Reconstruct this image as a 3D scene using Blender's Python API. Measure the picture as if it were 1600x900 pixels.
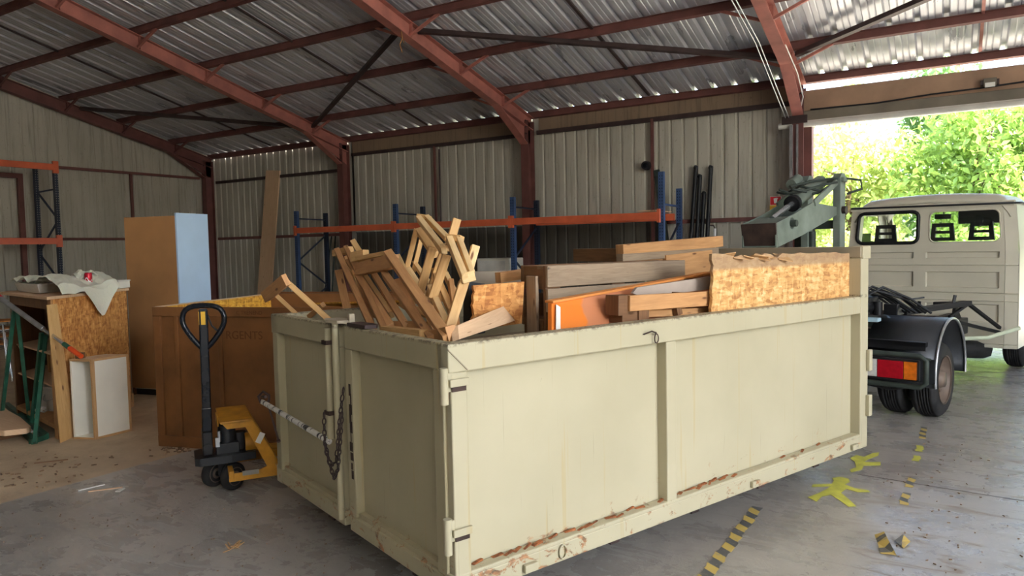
import bpy, math, random
import numpy as np
from mathutils import Vector, Matrix
from math import sin, cos, tan, pi, radians, atan2, hypot, sqrt
random.seed(7); rng = np.random.default_rng(7)
for o in list(bpy.data.objects): bpy.data.objects.remove(o)
S = bpy.context.scene; COL = S.collection

# ------------------------------------------------------------------ camera
YAW, PITCH, ROLL, FOC = radians(-31.4993), radians(-3.2575), radians(-1.152), 1124.24
EYE = Vector((0, 0, 1.55))
fw = Vector((sin(YAW)*cos(PITCH), cos(YAW)*cos(PITCH), sin(PITCH)))
rt = Vector((cos(YAW), -sin(YAW), 0)); up = rt.cross(fw)
rt, up = rt*cos(ROLL)+up*sin(ROLL), -rt*sin(ROLL)+up*cos(ROLL)
cd = bpy.data.cameras.new('camera'); cam = bpy.data.objects.new('camera', cd); COL.objects.link(cam)
cam.matrix_world = Matrix(((rt.x, up.x, -fw.x, EYE.x), (rt.y, up.y, -fw.y, EYE.y), (rt.z, up.z, -fw.z, EYE.z), (0, 0, 0, 1)))
cd.sensor_width = 36; cd.lens = FOC*36/1600; cd.clip_end = 200; cd.clip_start = .05
S.camera = cam

# ------------------------------------------------------------------ light
EXPOSURE = 2.25
SUN, SKY, WARM = 6.5, 1.0, (1, .97, .91)
w = bpy.data.worlds.new('sky'); S.world = w; w.use_nodes = True
nt = w.node_tree; bg = nt.nodes['Background']
sk = nt.nodes.new('ShaderNodeTexSky'); sk.sky_type = 'NISHITA'; sk.sun_disc = False
sk.sun_elevation = radians(58); sk.sun_rotation = radians(104); sk.air_density = 1.0; sk.dust_density = 2.5; sk.ozone_density = .6
nt.links.new(sk.outputs[0], bg.inputs[0]); bg.inputs[1].default_value = SKY*.38
sd = bpy.data.lights.new('sun', 'SUN'); sun = bpy.data.objects.new('sun', sd); COL.objects.link(sun)
sd.energy = SUN; sd.angle = radians(.6); sd.color = WARM
_el, _az = radians(52), radians(104)           # azimuth from +Y clockwise: the sun stands to the right of the building
sun.rotation_euler = Vector((sin(_az)*cos(_el), cos(_az)*cos(_el), sin(_el))).to_track_quat('Z', 'Y').to_euler()
sun.location = (0, -5, 20)
dl = bpy.data.lights.new('doorway_daylight', 'AREA'); dlo = bpy.data.objects.new('doorway_daylight', dl); COL.objects.link(dlo)   # added area light, stands in for daylight at the unseen gable opening
dl.shape = 'RECTANGLE'; dl.size = 2.6; dl.size_y = 1.8; dl.energy = 70; dl.color = (.97, .985, 1)
dlo.matrix_world = Matrix.Translation((7.75, .5, 4.0)) @ Vector((1, 0, .18)).to_track_quat('Z', 'Y').to_matrix().to_4x4()
vs = S.view_settings; vs.view_transform = 'Standard'; vs.look = 'None'; vs.gamma = 1; vs.use_curve_mapping = False; vs.exposure = EXPOSURE

# ------------------------------------------------------------------ materials
def lin(c):
    return tuple(((v/255)/12.92 if v/255 <= .04045 else ((v/255+.055)/1.055)**2.4) for v in c)+(1,)
class MatB:
    def __init__(s, name, rough=.7, metal=0., spec=.4):
        s.m = bpy.data.materials.new(name); s.m.use_nodes = True; s.t = s.m.node_tree; s.N = s.t.nodes; s.b = s.N['Principled BSDF']
        s.b.inputs['Roughness'].default_value = rough; s.b.inputs['Metallic'].default_value = metal
        s.b.inputs['Specular IOR Level'].default_value = spec
        s.tc = s.N.new('ShaderNodeTexCoord')
    def L(s, a, b): s.t.links.new(a, b)
    def co(s, kind='Object', scale=(1, 1, 1), rot=(0, 0, 0)):
        m = s.N.new('ShaderNodeMapping'); m.inputs['Scale'].default_value = scale; m.inputs['Rotation'].default_value = rot
        s.L(s.tc.outputs[kind], m.inputs[0]); return m.outputs[0]
    def noise(s, vec, scale, detail=4, rough=.55, dist=0):
        n = s.N.new('ShaderNodeTexNoise'); n.inputs['Scale'].default_value = scale; n.inputs['Detail'].default_value = detail
        n.inputs['Roughness'].default_value = rough; n.inputs['Distortion'].default_value = dist; s.L(vec, n.inputs['Vector']); return n.outputs[0]
    def vor(s, vec, scale, out='Color', feature='F1'):
        n = s.N.new('ShaderNodeTexVoronoi'); n.feature = feature; n.inputs['Scale'].default_value = scale; s.L(vec, n.inputs['Vector']); return n.outputs[out]
    def ramp(s, fac, stops, interp='LINEAR'):
        r = s.N.new('ShaderNodeValToRGB'); r.color_ramp.interpolation = interp; e = r.color_ramp.elements
        for i, (p, c) in enumerate(stops):
            x = e[i] if i < 2 else e.new(p)
            x.position = p; x.color = c if len(c) == 4 else lin(c)
        s.L(fac, r.inputs[0]); return r.outputs[0]
    def mask(s, fac, a, b):
        r = s.N.new('ShaderNodeMapRange'); r.inputs[1].default_value = a; r.inputs[2].default_value = b; s.L(fac, r.inputs[0]); return r.outputs[0]
    def mix(s, fac, a, b, mode='MIX'):
        n = s.N.new('ShaderNodeMix'); n.data_type = 'RGBA'; n.blend_type = mode
        if isinstance(fac, (int, float)): n.inputs[0].default_value = fac
        else: s.L(fac, n.inputs[0])
        for i, x in ((6, a), (7, b)):
            if isinstance(x, tuple): n.inputs[i].default_value = x if len(x) == 4 else lin(x)
            else: s.L(x, n.inputs[i])
        return n.outputs[2]
    def math(s, op, a, b=0., c=None):
        n = s.N.new('ShaderNodeMath'); n.operation = op
        for i, x in enumerate((a, b) if c is None else (a, b, c)):
            if isinstance(x, (int, float)): n.inputs[i].default_value = x
            else: s.L(x, n.inputs[i])
        return n.outputs[0]
    def sep(s, vec):
        n = s.N.new('ShaderNodeSeparateXYZ'); s.L(vec, n.inputs[0]); return n.outputs
    def color(s, c):
        if isinstance(c, tuple): s.b.inputs['Base Color'].default_value = c if len(c) == 4 else lin(c)
        else: s.L(c, s.b.inputs['Base Color'])
        return s
    def rough(s, f): s.L(f, s.b.inputs['Roughness']); return s
    def bump(s, h, strength=.3, dist=.01):
        n = s.N.new('ShaderNodeBump'); n.inputs['Strength'].default_value = strength; n.inputs['Distance'].default_value = dist
        s.L(h, n.inputs['Height']); s.L(n.outputs[0], s.b.inputs['Normal']); return s

M = {}
def simple(name, c, rough=.6, metal=0., var=.12, scale=6, bump=0, spec=.4):
    b = MatB(name, rough, metal, spec); n = b.noise(b.co(), scale, 5)
    k = tuple(max(0, v*(1-var)) for v in c); l = tuple(min(255, v*(1+var)) for v in c)
    b.color(b.ramp(n, [(.3, k), (.7, l)]))
    if bump: b.bump(b.noise(b.co(), scale*4), bump, .01)
    M[name] = b.m; return b.m
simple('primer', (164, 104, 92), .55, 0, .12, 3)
simple('primer_dark', (108, 68, 62), .6, 0, .12, 3)  # the same primer in shade, darkness put into the colour
simple('dark_steel', (66, 52, 50), .5, .2, .15, 4)
simple('galv', (176, 178, 180), .35, .8, .08, 12)
simple('chrome', (205, 208, 212), .18, .9, .05, 8)
simple('orange_beam', (210, 102, 66), .45, 0, .08, 3)
simple('pink_beam', (214, 112, 84), .5, 0, .08, 3)
simple('blue_post', (58, 80, 118), .4, 0, .1, 4)
simple('navy_post', (34, 44, 62), .4, 0, .1, 4)
simple('black', (24, 24, 26), .5, 0, .2, 8)
simple('hole', (12, 12, 13), .9, 0, .1, 8)
simple('pale_hole', (150, 148, 140), .9, 0, .1, 8)
simple('rubber', (38, 37, 37), .75, 0, .25, 14, .2)
simple('black_plastic', (40, 42, 45), .38, 0, .15, 5)
simple('black_gloss', (22, 26, 32), .22, 0, .1, 5)
simple('jack_yellow', (184, 130, 38), .45, 0, .18, 7)
simple('truck_green', (112, 122, 112), .5, .1, .14, 5)
simple('truck_green_dark', (52, 60, 54), .6, .1, .2, 7)
simple('rust_plate', (58, 44, 38), .8, 0, .3, 9)
simple('cab_paint', (202, 196, 176), .38, 0, .03, 2)
simple('cab_lining', (120, 116, 106), .8, 0, .1, 5)
simple('header_brown', (158, 128, 104), .7, 0, .1, 2)
simple('header_grey', (120, 112, 98), .7, 0, .1, 2)
simple('rail_white', (206, 202, 192), .5, 0, .05, 4)
simple('white_panel', (226, 222, 208), .5, 0, .03, 3)
simple('white_plastic', (222, 220, 212), .4, 0, .05, 6)
simple('blue_white', (176, 200, 226), .4, 0, .04, 1.5)
simple('hardboard', (178, 130, 84), .5, 0, .10, 1.2)
simple('crate_brown', (126, 82, 44), .6, 0, .16, 2.5)
simple('crate_brown_dark', (104, 66, 38), .6, 0, .16, 2.5)
simple('green_steel', (38, 84, 66), .45, 0, .18, 9)
simple('melamine', (160, 146, 134), .5, 0, .08, 4)
simple('grey_brown_sheet', (136, 122, 104), .7, 0, .14, 4)
simple('sign_red', (200, 36, 44), .5, 0, .05, 5)
simple('sign_yellow', (226, 178, 62), .5, 0, .1, 5)
simple('sign_ink', (120, 76, 20), .6, 0, .1, 5)
simple('white', (235, 232, 226), .5, 0, .03, 5)
simple('marker', (104, 62, 30), .8, 0, .1, 5)
simple('can_red', (178, 22, 44), .28, .3, .05, 5)
simple('orange_grip', (226, 82, 34), .45, 0, .08, 5)
simple('lamp_red', (168, 20, 34), .22, 0, .08, 30)
simple('lamp_amber', (222, 116, 30), .22, 0, .08, 30)
simple('lamp_clear', (206, 204, 196), .2, 0, .06, 30)
simple('cord', (170, 120, 70), .8, 0, .1, 30)
simple('paint_yellow', (192, 190, 78), .75, 0, .14, 12)
simple('bark', (96, 78, 58), .9, 0, .25, 12, .5)
simple('brown_hub', (112, 96, 84), .55, .1, .12, 8)
simple('rust', (138, 84, 50), .9, 0, .35, 30, .4)
simple('white_tube', (230, 230, 226), .4, 0, .03, 5)
simple('pale_bar', (206, 214, 186), .4, 0, .05, 6)
simple('blue_rail', (168, 196, 206), .5, 0, .08, 6)
simple('debris', (112, 88, 66), .9, 0, .35, 40)

# galvanised roof sheets
b = MatB('roof_sheet', .42, .3); v = b.co('Object', (1.5, .25, 1)); n = b.noise(v, 2.2, 5)
n2 = b.noise(b.co('Object', (30, .6, 1)), 2, 2)
b.color(b.mix(b.math('MULTIPLY', b.mask(n2, .35, .75), .2), b.ramp(n, [(.3, (186, 186, 190)), (.7, (214, 214, 218))]), (164, 162, 162))); b.rough(b.mask(n, .0, 1.4)); M['roof_sheet'] = b.m
b.b.inputs['Roughness'].default_value = .45
# painted wall sheets
def wallmat(name, c1, c2, dirt):
    b = MatB(name, .6); n = b.noise(b.co('Object', (1, 1, .35)), 1.3, 6); d = b.noise(b.co('Object', (9, 9, .5)), 2.2, 5)
    k = b.ramp(n, [(.3, c1), (.7, c2)]); k = b.mix(b.mask(d, .52, .85), k, dirt)
    sp = b.noise(b.co('Object', (1, 1, .4)), 38, 2); k = b.mix(b.math('MULTIPLY', b.mask(sp, .66, .72), .5), k, dirt)
    b.color(k); M[name] = b.m
wallmat('wall_sheet', (168, 163, 148), (188, 183, 168), (136, 129, 114))
wallmat('wall_sheet_low', (72, 68, 60), (90, 85, 75), (56, 52, 46))
wallmat('eave_band', (128, 108, 88), (146, 124, 100), (96, 80, 64))

# concrete floor
b = MatB('concrete', .4, 0, .5); P = b.co('Object'); x, y, z = b.sep(P)
n1 = b.noise(P, .55, 6, .6); n2 = b.noise(P, 3.2, 8, .65); n3 = b.noise(P, 28, 4, .7)
k = b.ramp(n1, [(.3, (150, 146, 140)), (.55, (172, 168, 162)), (.75, (188, 184, 176))])
k = b.mix(.35, k, b.ramp(n2, [(.3, (104, 98, 92)), (.7, (190, 184, 174))]), 'OVERLAY')
# the older sand-coloured slab beyond the joint on the left
tan_ = b.ramp(n2, [(.3, (172, 150, 122)), (.7, (204, 182, 150))])
side = b.math('MULTIPLY', b.math('ADD', x, 5.10), -1)
k = b.mix(b.mask(side, -.012, .012), k, tan_)
# muddy smears dragged over the slab near the door
sm = b.noise(b.co('Object', (.7, 3.2, 1), (0, 0, radians(24))), 2.4, 7, .62, 1.6)
rgt = b.mask(b.math('SUBTRACT', x, b.math('MULTIPLY', y, .02)), -1.4, .1)
k = b.mix(b.math('MULTIPLY', b.math('MULTIPLY', b.mask(sm, .56, .66), rgt), .6), k, (118, 98, 80))
sc = b.noise(b.co('Object', (1, 1, 1), (0, 0, .5)), 5.5, 6, .7, 2.2)
k = b.mix(b.math('MULTIPLY', b.mask(sc, .6, .7), .28), k, (96, 86, 78))
sp = b.vor(P, 22, 'Distance'); k = b.mix(b.math('MULTIPLY', b.mask(sp, .09, .05), .55), k, (70, 60, 50))
sp2 = b.noise(P, 60, 2); k = b.mix(b.math('MULTIPLY', b.mask(sp2, .7, .74), .6), k, (196, 180, 150))
b.color(k)
rr = b.ramp(b.math('MULTIPLY', n2, 1.), [(.3, (.20, .20, .20, 1)), (.7, (.36, .36, .36, 1))])
rr = b.mix(b.mask(sm, .54, .64), rr, (.7, .7, .7, 1)); rr = b.mix(b.mask(side, -.01, .01), rr, (.8, .8, .8, 1))
b.rough(rr); b.bump(b.math('ADD', b.math('MULTIPLY', sc, .7), b.math('MULTIPLY', n3, .15)), .3, .012); M['concrete'] = b.m
b = MatB('yard', .9); n = b.noise(b.co(), 1.1, 8, .7); b.color(b.ramp(n, [(.3, (184, 174, 150)), (.7, (218, 210, 190))])); b.bump(b.noise(b.co(), 14, 6), .5, .03); M['yard'] = b.m

# container paint with rust, drips and chips; object space is the container's own frame (x along, y across, z up)
def cream(name, rust=True, c1=(172, 164, 136), c2=(184, 176, 148)):
    b = MatB(name, .5); P = b.co(); x, y, z = b.sep(P)
    n = b.noise(P, 1.4, 5); k = b.ramp(n, [(.3, c1), (.7, c2)])
    dr = b.noise(b.co('Object', (3.3, 3.3, .10)), 6, 3, .6)                       # thin vertical run marks
    k = b.mix(b.math('MULTIPLY', b.mask(dr, .63, .68), .32), k, (176, 150, 92))
    dr2 = b.noise(b.co('Object', (16, 16, .35)), 4, 3); k = b.mix(b.math('MULTIPLY', b.mask(dr2, .68, .72), .3), k, (120, 104, 78))
    ch = b.noise(b.co('Object', (1, 1, .6)), 26, 5, .7); k = b.mix(b.mask(ch, .735, .755), k, (44, 36, 30))
    sc = b.noise(b.co('Object', (3, 3, .5)), 6, 6, .75, .6); k = b.mix(b.mask(sc, .755, .77), k, (38, 34, 30))
    if rust:
        low = b.mask(z, .42, .24); rn = b.noise(b.co('Object', (1, 1, 1.6)), 7, 7, .72, .8)
        ru = b.math('MULTIPLY', b.mask(b.math('ADD', rn, b.math('MULTIPLY', low, .10)), .655, .70), low)
        k = b.mix(b.math('MULTIPLY', ru, .85), k, b.ramp(b.noise(P, 30, 4), [(.35, (64, 40, 28)), (.6, (176, 112, 60))]))
        topm = b.math('MULTIPLY', b.math('MULTIPLY', b.mask(z, 1.170, 1.183), b.mask(z, 1.20, 1.19)), b.mask(b.noise(b.co(), 36, 5, .8), .48, .56))
        k = b.mix(b.math('MULTIPLY', topm, .75), k, (64, 50, 38))
    b.color(k); b.bump(b.noise(P, 2.5, 3), .12, .02); M[name] = b.m
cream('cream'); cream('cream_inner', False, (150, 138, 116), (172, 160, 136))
cream('cream_door', True, (164, 155, 124), (178, 169, 138))

# wood: grain runs along U
def wood(name, c1, c2, knot=(120, 78, 44), rough=.6, gs=.35):
    b = MatB(name, rough); P = b.co('UV', (1.3, 16, 1)); n = b.noise(P, 3, 6, .62, 1.2)
    k = b.ramp(n, [(.3, c1), (.7, c2)])
    kv = b.vor(b.co('UV', (2.6, 9, 1)), 1.6, 'Distance'); k = b.mix(b.mask(kv, .13, .06), k, knot)
    g = b.noise(b.co('UV', (1, 2.5, 1)), 2.3, 4); k = b.mix(b.math('MULTIPLY', b.mask(g, .45, .75), gs), k, knot)
    b.color(k); b.bump(n, .15, .003); M[name] = b.m
wood('pine', (206, 160, 100), (228, 188, 130)); wood('pine_light', (222, 184, 126), (240, 208, 156))
wood('pine_warm', (180, 130, 82), (204, 154, 102), (110, 70, 42)); wood('pine_grey', (140, 118, 94), (166, 144, 118), (90, 70, 52))
wood('pallet_grey', (134, 114, 92), (158, 138, 114), (74, 60, 46)); wood('old_brown', (104, 72, 46), (132, 94, 62), (60, 40, 26))
wood('board_pale', (206, 170, 134), (222, 188, 152), (160, 120, 88), .6, .12); wood('orange_wood', (214, 134, 62), (230, 152, 80), (190, 108, 50))
wood('ply_edge', (176, 136, 90), (200, 160, 112))
def osb(name, tint=(1, 1, 1), top=None):
    b = MatB(name, .65); P = b.co('UV'); wob = b.noise(P, 5, 3, .6)
    cols = []
    for i, (rot, sx, sy, sc) in enumerate(((.5, 1, 3.0, 18), (-.7, 2.8, 1, 17), (1.2, 1, 3.2, 21))):
        pv = b.co('UV', (sx, sy, 1), (0, 0, rot))
        a = b.N.new('ShaderNodeVectorMath'); a.operation = 'ADD'; b.L(pv, a.inputs[0])
        s2 = b.N.new('ShaderNodeVectorMath'); s2.operation = 'SCALE'; b.L(wob, s2.inputs[0]); s2.inputs[3].default_value = .16; b.L(s2.outputs[0], a.inputs[1])
        cols.append(b.sep(b.vor(a.outputs[0], sc))[0])
    k0 = b.math('MULTIPLY', b.math('ADD', b.math('ADD', cols[0], cols[1]), cols[2]), .333)
    t = lambda c: tuple(min(255, c[i]*tint[i]) for i in range(3))
    k = b.ramp(k0, [(.18, t((168, 116, 66))), (.40, t((202, 152, 92))), (.6, t((216, 170, 108))), (.85, t((234, 196, 142)))])
    if top:
        z = b.sep(b.co('UV'))[1]; k = b.mix(b.math('MULTIPLY', b.mask(z, top-.01, top+.01), .75), k, (150, 126, 100))
    b.color(k); b.bump(k0, .2, .004); M[name] = b.m
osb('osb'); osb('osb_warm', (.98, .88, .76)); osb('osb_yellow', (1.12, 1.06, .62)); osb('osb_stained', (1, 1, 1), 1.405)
# cabinet door half unwrapped from its film
b = MatB('orange_panel', .35); n = b.noise(b.co('UV', (1, 1, 1)), 2.2, 3)
ux = b.sep(b.co('UV'))[0]; k = b.mix(b.mask(b.math('ADD', ux, b.math('MULTIPLY', n, .16)), .25, .265), (222, 122, 44), (190, 122, 84)); b.color(k); M['orange_panel'] = b.m
# hazard tape
b = MatB('hazard', .55); u_, v_, _ = b.sep(b.co('UV')); f = b.math('FRACT', b.math('MULTIPLY', b.math('ADD', u_, b.math('MULTIPLY', v_, .7)), 7.1))
wr = b.noise(b.co(), 26, 5, .7)
b.color(b.mix(b.math('MULTIPLY', b.mask(wr, .56, .66), .7), b.mix(b.mask(f, .49, .51), (196, 170, 92), (92, 92, 90)), (150, 142, 130))); M['hazard'] = b.m
# striped locking pole
b = MatB('striped_pole', .35); n = b.noise(b.co('UV', (9, 1, 1)), 3, 3, .8); b.color(b.mix(b.mask(n, .52, .56), (222, 220, 212), (32, 32, 34))); M['striped_pole'] = b.m
# plastic sheet
b = MatB('plastic_sheet', .32, 0, .6); b.color((244, 238, 216)); b.b.inputs['Transmission Weight'].default_value = .05; b.b.inputs['Subsurface Weight'].default_value = .1; b.bump(b.noise(b.co(), 26, 4, .6, .6), .5, .01); M['plastic_sheet'] = b.m
# glass
b = MatB('glass', .02); g = b.N.new('ShaderNodeBsdfGlass'); tr = b.N.new('ShaderNodeBsdfTransparent'); mx = b.N.new('ShaderNodeMixShader'); gl = b.N.new('ShaderNodeBsdfGlossy')
gl.inputs[1].default_value = .03; mx.inputs[0].default_value = .08; tr.inputs[0].default_value = (.9, .94, .92, 1); b.L(tr.outputs[0], mx.inputs[1]); b.L(gl.outputs[0], mx.inputs[2]); b.L(mx.outputs[0], b.N['Material Output'].inputs[0]); M['glass'] = b.m
# translucent roof light, added in the unseen front slope to brighten the interior
b = MatB('rooflight', .5); tl = b.N.new('ShaderNodeBsdfTranslucent'); tl.inputs[0].default_value = (.95, .92, .84, 1); b.L(tl.outputs[0], b.N['Material Output'].inputs[0]); M['rooflight'] = b.m
def leafmat(name, c1, c2):
    b = MatB(name, .5); n = b.noise(b.co(), 1.2, 4); n2 = b.noise(b.co(), 9, 2)
    k = b.mix(b.mask(n2, .35, .65), b.ramp(n, [(.35, c1), (.65, c2)]), c2); b.color(k)
    tl = b.N.new('ShaderNodeBsdfTranslucent'); mx = b.N.new('ShaderNodeMixShader'); mx.inputs[0].default_value = .45
    b.L(k, tl.inputs[0]); b.L(b.b.outputs[0], mx.inputs[1]); b.L(tl.outputs[0], mx.inputs[2]); b.L(mx.outputs[0], b.N['Material Output'].inputs[0]); M[name] = b.m
leafmat('leaf', (104, 138, 66), (160, 186, 92)); leafmat('leaf_dark', (76, 112, 66), (120, 152, 84)); leafmat('leaf_yellow', (150, 172, 88), (196, 206, 122))

# ------------------------------------------------------------------ mesh helpers
class B:
    """collects geometry in world space (through an optional frame F) and links it as one mesh object"""
    def __init__(s, F=None): s.v = []; s.f = []; s.uv = []; s.mi = []; s.F = F; s.k = 0; s.sm = []
    def add(s, vs, fs, uvs=None, smooth=False):
        n = len(s.v); s.v += [tuple(s.F @ Vector(p)) if s.F else tuple(p) for p in vs]
        for i, f in enumerate(fs):
            s.f.append([n+j for j in f]); s.mi.append(s.k); s.sm.append(smooth)
            s.uv.append(uvs[i] if uvs else None)
        return s
    def box(s, c, d, R=None):
        c = Vector(c); h = [q/2 for q in d]; off = random.random()*7, random.random()*7
        A = sorted(range(3), key=lambda i: -d[i])
        vs = []; loc = []
        for sx in (-1, 1):
            for sy in (-1, 1):
                for sz in (-1, 1):
                    p = Vector((sx*h[0], sy*h[1], sz*h[2])); loc.append(p); vs.append(c+(R @ p if R else p))
        fs = [(0, 1, 3, 2), (4, 6, 7, 5), (0, 4, 5, 1), (2, 3, 7, 6), (0, 2, 6, 4), (1, 5, 7, 3)]
        uvs = []
        for k, f in enumerate(fs):
            ax = k//2; r = [i for i in A if i != ax]
            uvs.append([(loc[j][r[0]]+off[0], loc[j][r[1]]+off[1]+ax*.37) for j in f])
        return s.add(vs, fs, uvs)
    def bb(s, x0, x1, y0, y1, z0, z1): return s.box(((x0+x1)/2, (y0+y1)/2, (z0+z1)/2), (abs(x1-x0), abs(y1-y0), abs(z1-z0)))
    def bar(s, p0, p1, wd, ht, upv=(0, 0, 1)):
        p0, p1 = Vector(p0), Vector(p1); d = (p1-p0); L = d.length; d.normalize()
        u_ = Vector(upv); sd_ = d.cross(u_)
        if sd_.length < 1e-4: sd_ = d.cross(Vector((1, 0, 0)))
        sd_.normalize(); u_ = sd_.cross(d)
        R = Matrix((d, sd_, u_)).transposed()
        return s.box((p0+p1)/2, (L, wd, ht), R)
    def ibeam(s, p0, p1, wd, ht, upv=(0, 0, 1), tf=.012, tw=.008):
        p0, p1 = Vector(p0), Vector(p1); d = (p1-p0).normalized(); sd_ = d.cross(Vector(upv)).normalized(); u_ = sd_.cross(d)
        for q in (ht/2-tf/2, -ht/2+tf/2): s.bar(p0+u_*q, p1+u_*q, wd, tf, u_)
        return s.bar(p0, p1, tw, ht-tf*2, u_)
    def cyl(s, p0, p1, r0, r1=None, n=16, caps=True, smooth=True):
        r1 = r0 if r1 is None else r1; p0, p1 = Vector(p0), Vector(p1); d = (p1-p0).normalized()
        a = d.orthogonal().normalized(); b_ = d.cross(a); L = (p1-p0).length
        vs = [p0+(a*cos(2*pi*i/n)+b_*sin(2*pi*i/n))*r0 for i in range(n)]+[p1+(a*cos(2*pi*i/n)+b_*sin(2*pi*i/n))*r1 for i in range(n)]
        s.add(vs, [(i, (i+1) % n, n+(i+1) % n, n+i) for i in range(n)], [[(0, i/n*.2), (0, (i+1)/n*.2), (L, (i+1)/n*.2), (L, i/n*.2)] for i in range(n)], smooth)
        if caps: s.add(vs, [tuple(range(n))[::-1], tuple(range(n, 2*n))])
        return s
    def tube(s, pts, r, n=8, closed=False):
        pts = [Vector(p) for p in pts]; m = len(pts); vs = []; pa = None; ln = 0; ls = []
        for i, p in enumerate(pts):
            t = (pts[(i+1) % m]-pts[i-1]) if closed else (pts[min(i+1, m-1)]-pts[max(i-1, 0)])
            t.normalize()
            if pa is None: a = t.orthogonal().normalized()
            else:
                a = pa-t*pa.dot(t); a.normalize()
            pa = a; b_ = t.cross(a); rr_ = r[i] if isinstance(r, (list, tuple)) else r
            if i: ln += (p-pts[i-1]).length
            ls.append(ln)
            vs += [p+(a*cos(2*pi*k/n)+b_*sin(2*pi*k/n))*rr_ for k in range(n)]
        fs = []; uv = []
        for i in range(m if closed else m-1):
            j = (i+1) % m
            for k in range(n):
                k2 = (k+1) % n; fs.append((i*n+k, i*n+k2, j*n+k2, j*n+k)); uv.append([(ls[i], k/n*.1), (ls[i], (k+1)/n*.1), (ls[j], (k+1)/n*.1), (ls[j], k/n*.1)])
        s.add(vs, fs, uv, True)
        if not closed: s.add(vs, [tuple(range(n))[::-1], tuple(range((m-1)*n, m*n))])
        return s
    def lathe(s, prof, c, ax=(0, 0, 1), n=28, smooth=True):
        """prof: (radius, height along ax) list"""
        c = Vector(c); d = Vector(ax).normalized(); a = d.orthogonal().normalized(); b_ = d.cross(a); m = len(prof); vs = []
        for r, h in prof: vs += [c+d*h+(a*cos(2*pi*i/n)+b_*sin(2*pi*i/n))*r for i in range(n)]
        s.add(vs, [(j*n+i, j*n+(i+1) % n, (j+1)*n+(i+1) % n, (j+1)*n+i) for j in range(m-1) for i in range(n)], None, smooth); return s
    def prism(s, poly, th, O, X, Y):
        """2-D outline in the plane (X, Y) at O, thickened by th along X x Y"""
        O, X, Y = Vector(O), Vector(X).normalized(), Vector(Y).normalized(); N_ = X.cross(Y); n = len(poly)
        A = [O+X*p[0]+Y*p[1] for p in poly]; vs = A+[p+N_*th for p in A]
        s.add(vs, [tuple(range(n))[::-1], tuple(range(n, 2*n))], [[tuple(poly[i]) for i in range(n)][::-1], [tuple(p) for p in poly]])
        return s.add(vs, [(i, (i+1) % n, n+(i+1) % n, n+i) for i in range(n)], [[(poly[i][0], poly[i][1]), (poly[(i+1) % n][0], poly[(i+1) % n][1]), (poly[(i+1) % n][0], poly[(i+1) % n][1]+th), (poly[i][0], poly[i][1]+th)] for i in range(n)])
    def sheet(s, xs, ys, fn, hole=None, uvfn=None, smooth=False):
        """grid: fn(x, y) -> point"""
        nx, ny = len(xs), len(ys); vs = [fn(x, y) for y in ys for x in xs]; fs = []; uv = []
        for j in range(ny-1):
            for i in range(nx-1):
                if hole and hole((xs[i]+xs[i+1])/2, (ys[j]+ys[j+1])/2): continue
                fs.append((j*nx+i, j*nx+i+1, (j+1)*nx+i+1, (j+1)*nx+i)); uv.append([(xs[i], ys[j]), (xs[i+1], ys[j]), (xs[i+1], ys[j+1]), (xs[i], ys[j+1])])
        return s.add(vs, fs, uv, smooth)
    def build(s, name, mats, parent=None, bevel=0, solid=0, sub=0):
        me = bpy.data.meshes.new(name); vs = s.v
        if parent is not None:
            I = parent.matrix_basis.inverted() if parent.parent is None else (parent.parent.matrix_basis @ parent.matrix_basis).inverted()
            vs = [tuple(I @ Vector(p)) for p in vs]
        me.from_pydata(vs, [], s.f); me.polygons.foreach_set('material_index', s.mi); me.polygons.foreach_set('use_smooth', s.sm)
        ul = me.uv_layers.new(name='uv'); k = 0
        for f, uv in zip(s.f, s.uv):
            if uv:
                for q in uv: ul.data[k].uv = q; k += 1
            else: k += len(f)
        for m_ in (mats if isinstance(mats, (list, tuple)) else [mats]): me.materials.append(M[m_])
        me.update(); o = bpy.data.objects.new(name, me); COL.objects.link(o)
        if parent is not None: o.parent = parent
        if solid:
            md = o.modifiers.new('solid', 'SOLIDIFY'); md.thickness = solid; md.offset = 0
        if sub:
            md = o.modifiers.new('sub', 'SUBSURF'); md.levels = sub; md.render_levels = sub
        if bevel:
            md = o.modifiers.new('bevel', 'BEVEL'); md.width = bevel; md.segments = 2; md.limit_method = 'ANGLE'; md.angle_limit = radians(40)
        return o
def tag(o, label=None, cat=None, group=None, kind=None):
    if label: o['label'] = label
    if cat: o['category'] = cat
    if group: o['group'] = group
    if kind: o['kind'] = kind
    return o
def thing(name, loc, label, cat, group=None, rz=0):
    o = bpy.data.objects.new(name, None); COL.objects.link(o); o.empty_display_size = .1
    o.matrix_basis = Matrix.Translation(loc) @ Matrix.Rotation(rz, 4, 'Z'); return tag(o, label, cat, group)
def kids(o): return [c for c in bpy.data.objects if c.parent == o]
def dup(o, loc=None, rz=None, label=None, parent=None):
    c = o.copy(); COL.objects.link(c); c.parent = parent
    if label: c['label'] = label
    if loc is not None: c.matrix_basis = Matrix.Translation(loc) @ Matrix.Rotation(rz or 0, 4, 'Z')
    for ch in kids(o):
        dup(ch, parent=c)
    return c
def single(bd, name, mats, label, cat, base, group=None, rz=0, **kw):
    """a thing that is one mesh: its origin goes to base"""
    o = bd.build(name, mats, None, **kw); Mx = Matrix.Translation(base) @ Matrix.Rotation(rz, 4, 'Z')
    o.data.transform(Mx.inverted()); o.matrix_basis = Mx; return tag(o, label, cat, group)
def ray(px, py): return (rt*((px-800)/FOC)+up*((450-py)/FOC)+fw)
def on(px, py, P, n):
    d = ray(px, py); P = Vector(P); n = Vector(n); return EYE+d*((P-EYE).dot(n)/d.dot(n))

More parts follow.
